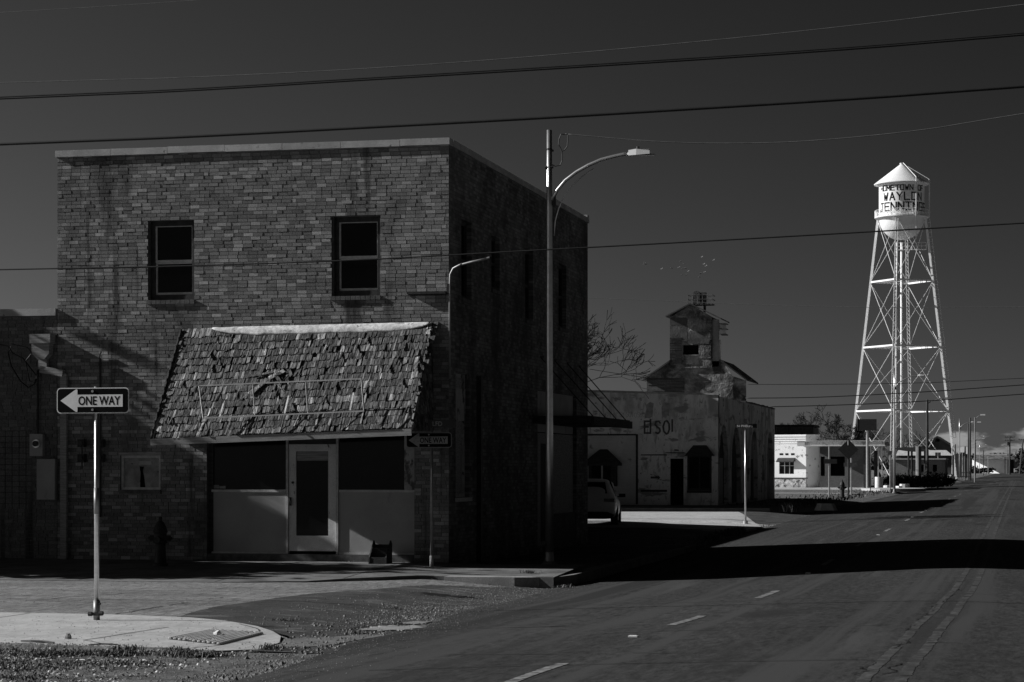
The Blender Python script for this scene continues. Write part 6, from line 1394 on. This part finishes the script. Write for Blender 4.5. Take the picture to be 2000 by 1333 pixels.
# wooden poles
def upole(px, ys, pt, label, arms=0, r=.16, pb=None, m='wood', lean=0):
    x = W(px, ys); zt = ZZ(px, pt, ys); t = thing('utility_pole', label, 'utility pole', (x, ys, .1), 'wooden utility poles in the distance')
    q = MB(); q.tube([(x, ys, .05), (x + lean, ys, zt)], [r, r * .65], 10); q.build('pole', m, t)
    for k in range(arms):
        z = zt - .35 - k * .9; q = MB(); q.box(x + lean - 1.3, x + lean + 1.3, ys - .12, ys - .02, z - .07, z + .07); a_ = q.build('crossarm', m, t)
        for s in (-1.2, -.5, .5, 1.2): q = MB(); q.lathe([(.09, 0), (.11, .1), (.05, .22), (0, .24)], (x + lean + s, ys - .07, z + .07), 6); q.build('insulator', 'darksteel', a_)
    return t, x, zt
t, x, zt = upole(1811, 232, 781, 'tall dark wooden pole with a curved lamp arm before the tower', 0, .17)
q = MB(); q.tube([(x, 232, zt - .4), (x + .6, 232, zt - .1), (x + 1.3, 232, zt + .12), (x + 1.75, 232, zt + .15)], .05, 6); q.box(x + 1.75, x + 2.35, 231.85, 232.15, zt + .07, zt + .22); q.build('lamp_arm', 'steel', t)
upole(1895, 345, 816, 'dark wooden pole right of the third street lamp, taller of a close pair', 0, .17)
upole(1891.5, 365, 828, 'dark wooden pole left in the close pair past the third lamp', 0, .17)
t, x, zt = upole(1972, 640, 852, 'crossarm pole before the warehouse at the road end', 2, .3); q = MB(); q.tube([(x - .6, 640, zt - 2.6), (x - .6, 640, zt - 1.6)], .35, 8); q.build('transformer', 'fardark', t)
upole(1991.5, 690, 857, 'leaning crossarm pole nearest the right edge of the photo', 1, .26, lean=1.0)
upole(1860, 300, 872, 'short pale pole beside the right leg of the tower', 0, .10, m='steel'); upole(1866, 318, 868, 'thin pole behind the foot of the right tower leg', 0, .12)
upole(1885, 420, 872, 'small pole in front of the pale roofed shed', 0, .2)
for i, (px, py, ys) in enumerate(((1919, 811, 300), (1912, 825, 420), (1920, 857, 560), (1911, 863, 620), (1958, 870, 700))):
    x = W(px, ys); z = ZZ(px, py, ys); t = thing('street_lamp', ['lamp head on a long arm over the road, topmost of the far lamp heads', 'second far lamp head over the road, below the topmost', 'far lamp head over the road at roof height of the warehouse trees', 'smaller far lamp head just left and lower', 'rightmost tiny lamp head above the warehouse'][i], 'street lamp', (x + 2.6, ys, .1), 'far lamps with arms over the road')
    side_ = -1 if i != 4 else 1; bxp = {0: W(1904, ys), 1: W(1894.5, ys), 2: W(1905, ys), 3: W(1905.5, ys), 4: W(1967, ys)}[i]
    t.location.x = bxp
    q = MB(); q.tube([(bxp, ys, .05), (bxp, ys, z - .3)], [.10, .07], 8); q.build('pole', 'steeldull', t)
    q = MB(); q.tube([(bxp, ys, z - .5), (bxp + (x - bxp) * .5, ys, z - .12), (x, ys, z)], .04, 6); q.build('arm', 'steeldull', t)
    q = MB(); q.box(x - .3, x + .35, ys - .15, ys + .15, z - .06, z + .12); q.build('lamp_head', 'towerwhite', t)
# rail fence by the tower foot
ys = 330.0; t = thing('pipe_fence', 'low dark pipe fence round the foot of the tower', 'fence', (W(1860, ys), ys, .2))
for zz_ in (.7, 1.25): q = MB(); q.tube([(W(1836, ys), ys, zz_), (W(1893, ys), ys, zz_)], .05, 5); q.build('rail', 'darksteel', t)
for i in range(9): xx = W(1836 + i * 7.1, ys); q = MB(); q.tube([(xx, ys, .1), (xx, ys, 1.4)], .06, 5); q.build('post', 'darksteel', t)

# ------------------------------------------------------------------ vegetation
def bare_tree(name, label, loc, h, seed, spread=1.0, depth=6, r0=None, group='bare winter trees', twig=.012, up=.35, nseg=3, first=.27, tm='twig'):
    rr = random.Random(seed); t = thing(name, label, 'tree', loc, group); tr, cr = MB(), MB(); o = Vector(loc)
    def grow(p, d, ln, r, lv):
        pts = [p]; q = p; dd = d
        for k in range(nseg):
            dd = (dd + Vector((rr.uniform(-1, 1), rr.uniform(-1, 1), rr.uniform(-.6, .8) * up)) * .28).normalized(); q = q + dd * ln / nseg; pts.append(q)
        r2 = max(r * .62, twig * .6); rs = [r + (r2 - r) * k / nseg for k in range(nseg + 1)]
        (tr if lv == 0 else cr).tube(pts, rs, 6 if lv < 2 else 3, False)
        if lv >= depth: return
        nb = rr.choice([2, 3, 3]) if lv < depth - 1 else rr.choice([3, 4, 5])
        for k in range(nb):
            base = pts[-1] if k < 2 or lv == 0 else pts[rr.randrange(1, nseg + 1)]
            ax = Vector((rr.uniform(-1, 1), rr.uniform(-1, 1), rr.uniform(-.5, .9))).normalized(); nd_ = (dd + ax * rr.uniform(.55, 1.05) * spread).normalized()
            grow(base, nd_, (ln if lv else h * .27) * rr.uniform(.62, .86), r2 * rr.uniform(.6, .85), lv + 1)
    grow(o, Vector((rr.uniform(-.1, .1), 0, 1)), h * first, r0 or h * .03, 0)
    tr.build('trunk', tm, t); cr.build('crown', tm, t); return t
bare_tree('bare_tree', 'bare tree whose branches droop out from behind the brick shop', (-19.5, 84.0, -.1), 9.2, 6, 1.15, 7, twig=.020, first=.42)
bare_tree('bare_tree', 'wide bare tree over the metal shed, left of the dark sign box', (W(1585, 232), 232, .2), 8.6, 11, 1.25, 7, twig=.035)
bare_tree('bare_tree', 'bare tree directly left of the sign box above the station roof', (W(1628, 228), 228, .2), 8.4, 23, 1.25, 7, twig=.035)
for i, (px, ys, h) in enumerate(((1720, 330, 9.5), (1758, 350, 10), (1790, 355, 9), (1735, 345, 8))):
    bare_tree('bare_tree', ['bare tree behind the canopy, between the sign box and lamp', 'bare tree behind the centre leg of the tower', 'bare tree between the tower riser and the wooden pole', 'lower bare tree behind the station canopy end'][i], (W(px, ys), ys, .2), h, 31 + i, 1.2, 6, twig=.035)
def leafy(name, label, cat, loc, rx, ry, rz, n, seed, m='leaf', sz=.25, trunk=True, clump=9, group=None, zc=None, flat=False):
    rr = random.Random(seed); t = thing(name, label, cat, loc, group); o = Vector(loc); zc = rz if zc is None else zc; mb = MB(); cs = []
    for _ in range(clump * 3):
        d = Vector((rr.gauss(0, 1), rr.gauss(0, 1), rr.gauss(0, .8))).normalized() * rr.uniform(.25, .85)
        if flat: d = Vector((rr.uniform(-.8, .8), rr.uniform(-.8, .8), rr.uniform(-.9, .86)))
        cs.append((d, rr.uniform(.18, .42)))
    for _ in range(n):
        d, s = rr.choice(cs); p = d + Vector((rr.gauss(0, 1), rr.gauss(0, 1), rr.gauss(0, 1))) * s * .5
        if (max(abs(p.x), abs(p.y), abs(p.z)) > 1.0 if flat else p.length > 1.05): continue
        c = o + Vector((p.x * rx, p.y * ry, zc + p.z * rz))
        if c.z < loc[2] + .02: continue
        a = Vector((rr.uniform(-1, 1), rr.uniform(-1, 1), rr.uniform(-1, 1))).normalized(); b = a.cross(Vector((rr.uniform(-1, 1), rr.uniform(-1, 1), rr.uniform(-1, 1)))).normalized(); s_ = sz * rr.uniform(.5, 1.1); mb.tone = rr.random()
        mb.add([c - a * s_, c + b * s_ * .5, c + a * s_, c - b * s_ * .5], [(0, 1, 2, 3)])
    mb.build('foliage', m, t)
    if trunk: q = MB(); q.tube([o, o + Vector((.1, 0, zc * .5)), o + Vector((0, .1, zc + rz * .3))], [.22, .17, .08], 8); q.build('trunk', 'bark', t)
    return t
# the evergreen that shades the shop front stands up the cross street, left of the view
leafy('evergreen_tree', 'tall dense evergreen close to the low brick building, outside the left edge', 'tree', (-27.6, 43.9, -.1), 2.0, 2.2, 4.45, 26000, 3, sz=.25, zc=4.5, clump=16, flat=True)
leafy('evergreen_tree', 'lower wide evergreen by the kerb, outside the left edge', 'tree', (-27.8, 39.3, -.1), 2.8, 2.65, 4.3, 24000, 4, sz=.24, zc=4.6)
for i, (px, ys, w_, h) in enumerate(((1760, 205, 2.6, 1.1), (1790, 205, 2.4, 1.2), (1818, 212, 2.2, 1.3), (1838, 214, 1.6, .9))):
    leafy('scrub_bush', ['dark low scrub right of the second street lamp', 'dark scrub bush in front of the flat shop, second from the lamp', 'dark scrub bush at the foot of the wooden lamp pole', 'small dark scrub at the road end of the hedge row'][i], 'bush', (W(px, ys), ys, .15), w_, 1.6, h * .8, 1600, 50 + i, 'bush', .14, False, group='dark scrub bushes', zc=h * .45)
for i, (px, ys, w_, h) in enumerate(((1905, 760, 13, 3.4), (1940, 800, 20, 6), (1998, 720, 7, 9))):
    leafy('far_tree', ['dark rounded scrub in front of the white warehouse', 'low dark tree mass behind the warehouse', 'dark tree at the right edge of the photo'][i], 'tree', (W(px, ys + (120 if i == 1 else 0)), ys + (120 if i == 1 else 0), .2), w_ * .5, 4, h * (.5 if i else .36), 2500, 70 + i, 'bush', .6, False, group='far dark trees', zc=h * (.5 if i else .3))
leafy('far_woods', 'dark line of low distant trees on the horizon', 'woods', (W(1840, 1100), 1100, .2), 60, 8, 5, 6000, 81, 'bush', 1.2, False, zc=4)['kind'] = 'stuff'
blades('roadside_grass', 4000, lambda r: (lambda y: (-9.2 - abs(r.gauss(0, 2.2)), y, .12))(r.uniform(104, 330)), lambda r: r.uniform(.05, .22), 91, wd=.03)
# the flock
rr = random.Random(3)
bird_proto = None
for i, (a, b) in enumerate([(220, 405), (575, 510), (990, 348), (1062, 405), (958, 480), (1040, 505), (1155, 560), (1020, 638), (1112, 640), (1450, 250), (1705, 318), (1495, 405), (1545, 448), (1420, 612), (1512, 578), (1400, 688), (1095, 502), (805, 492)]):
    px, py = 1240 + a / 11.11, 480 + b / 11.11; ys = rr.uniform(135, 160); c = PT(px, py, ys)
    lab = ['leftmost bird of the flock over the grain elevator', 'second bird from the left in the flock', 'bird near the top centre of the flock', 'bird just below the top centre one', 'bird at left centre of the flock', 'dark bird near the flock centre', 'dark bird below the flock centre', 'low pale bird under the flock centre', 'lowest dark bird in the flock centre', 'highest bird of the flock, at right', 'rightmost bright bird with raised wings', 'small bird left of the rightmost one', 'small bird below the rightmost one', 'dark wide-winged bird at lower right', 'bird beside the dark wide-winged one', 'lowest bird at the right of the flock', 'dark bird right of the flock centre', 'faint dark bird between the left pair and the centre'][i]
    if bird_proto is None:
        t = thing('bird', lab, 'bird', tuple(c), 'birds over the grain elevator')
        q = MB(); q.tone = .3; q.tube([c + Vector((-.13, 0, .0)), c + Vector((-.05, 0, .01)), c + Vector((.06, 0, .01)), c + Vector((.12, 0, .02)), c + Vector((.15, 0, .02))], [.008, .035, .035, .02, .004], 6); q.build('body', 'bird', t)
        for s_ in (-1, 1): q = MB(); q.tone = .8; q.prism([(-.05, 0), (.05, 0), (.03, .12), (-.02, .24), (-.05, .14)], lambda u, v, d, s_=s_: (c.x + u, c.y + s_ * v * .7, c.z + .02 + v * .45 + d), -.004, .004); q.build('wing', 'bird', t)
        bird_proto = t
    else:
        t = copy_tree(bird_proto, loc=tuple(c), label=lab, rotz=rr.uniform(0, 6.28)); s_ = rr.uniform(.5, .85); t.scale = (s_, s_, s_)

# ------------------------------------------------------------------ small things along the far verge
for i, (px, ys, pt, pb, r, m_, lb) in enumerate([(1716, 260, 862, 935, .05, 'steel', 'thin pale pole between the pier and the white cabinet'), (1832, 290, 884, 934, .06, 'steel', 'thin pale pole in front of the flat shop'), (1846, 330, 880, 932, .08, 'darksteel', 'dark short pole left of the tower leg foot'),
        (1880, 360, 884, 930, .08, 'steel', 'thin pale pole right of the tower leg'), (1921, 560, 880, 925, .10, 'darksteel', 'thin dark pole right of the far lamps'), (1930, 600, 893, 924, .10, 'steel', 'short pale pole before the warehouse wall'), (1700, 172, 905, 952, .035, 'darksteel', 'short dark marker post by the sign pole')]):
    x = W(px, ys); t = thing('thin_pole', lb, 'pole', (x, ys, .15), 'thin poles along the far verge'); q = MB(); q.tube([(x, ys, .1), (x, ys, ZZ(px, pt, ys))], r, 8); q.build('pole', m_, t)
    if i in (1, 3): q = MB(); q.box(x - .35, x + .35, ys - .05, ys - .02, ZZ(px, pt + 7, ys), ZZ(px, pt, ys)); q.build('plate', 'signback', t)
for i, (px, ys, w_, h_, m_, lb) in enumerate([(1768, 192, .8, .35, 'farwhite', 'white rubble block at the edge of the dark scrub'), (1733, 183, .6, .3, 'farwhite', 'small white block beside the second lamp base'), (1756, 183, .5, .25, 'farwhite', 'small white block right of the second lamp base'), (1858, 300, 1.2, .8, 'farwhite', 'white block at the foot of the tower leg')]):
    x = W(px, ys); q = MB(); P_ = blob(0, 0, w_ / 2, .4, 8, .25, i + 40); q.prism(P_, lambda u, v, d: (u * (1 - .2 * d), v * (1 - .2 * d), d), -.05, h_); o = q.build('rubble_block', m_); o.location = (x, ys, .2); tag(o, lb, 'block', 'white blocks along the far verge')
x = W(1690, 96.5); 
for i, (px, ys, sx_, sz_) in enumerate([(1611, 98.2, .5, .25)]):
    q = MB(); P_ = blob(0, 0, sx_ / 2 + .2, .35, 10, .3, 77); q.prism(P_, lambda u, v, d: (u * (1 - d), v * (1 - d), d), -.05, sz_); o = q.build('concrete_lump', 'concrete'); o.location = (W(px, ys), ys, .1); tag(o, 'pale broken concrete lump at the far kerb end', 'rubble')
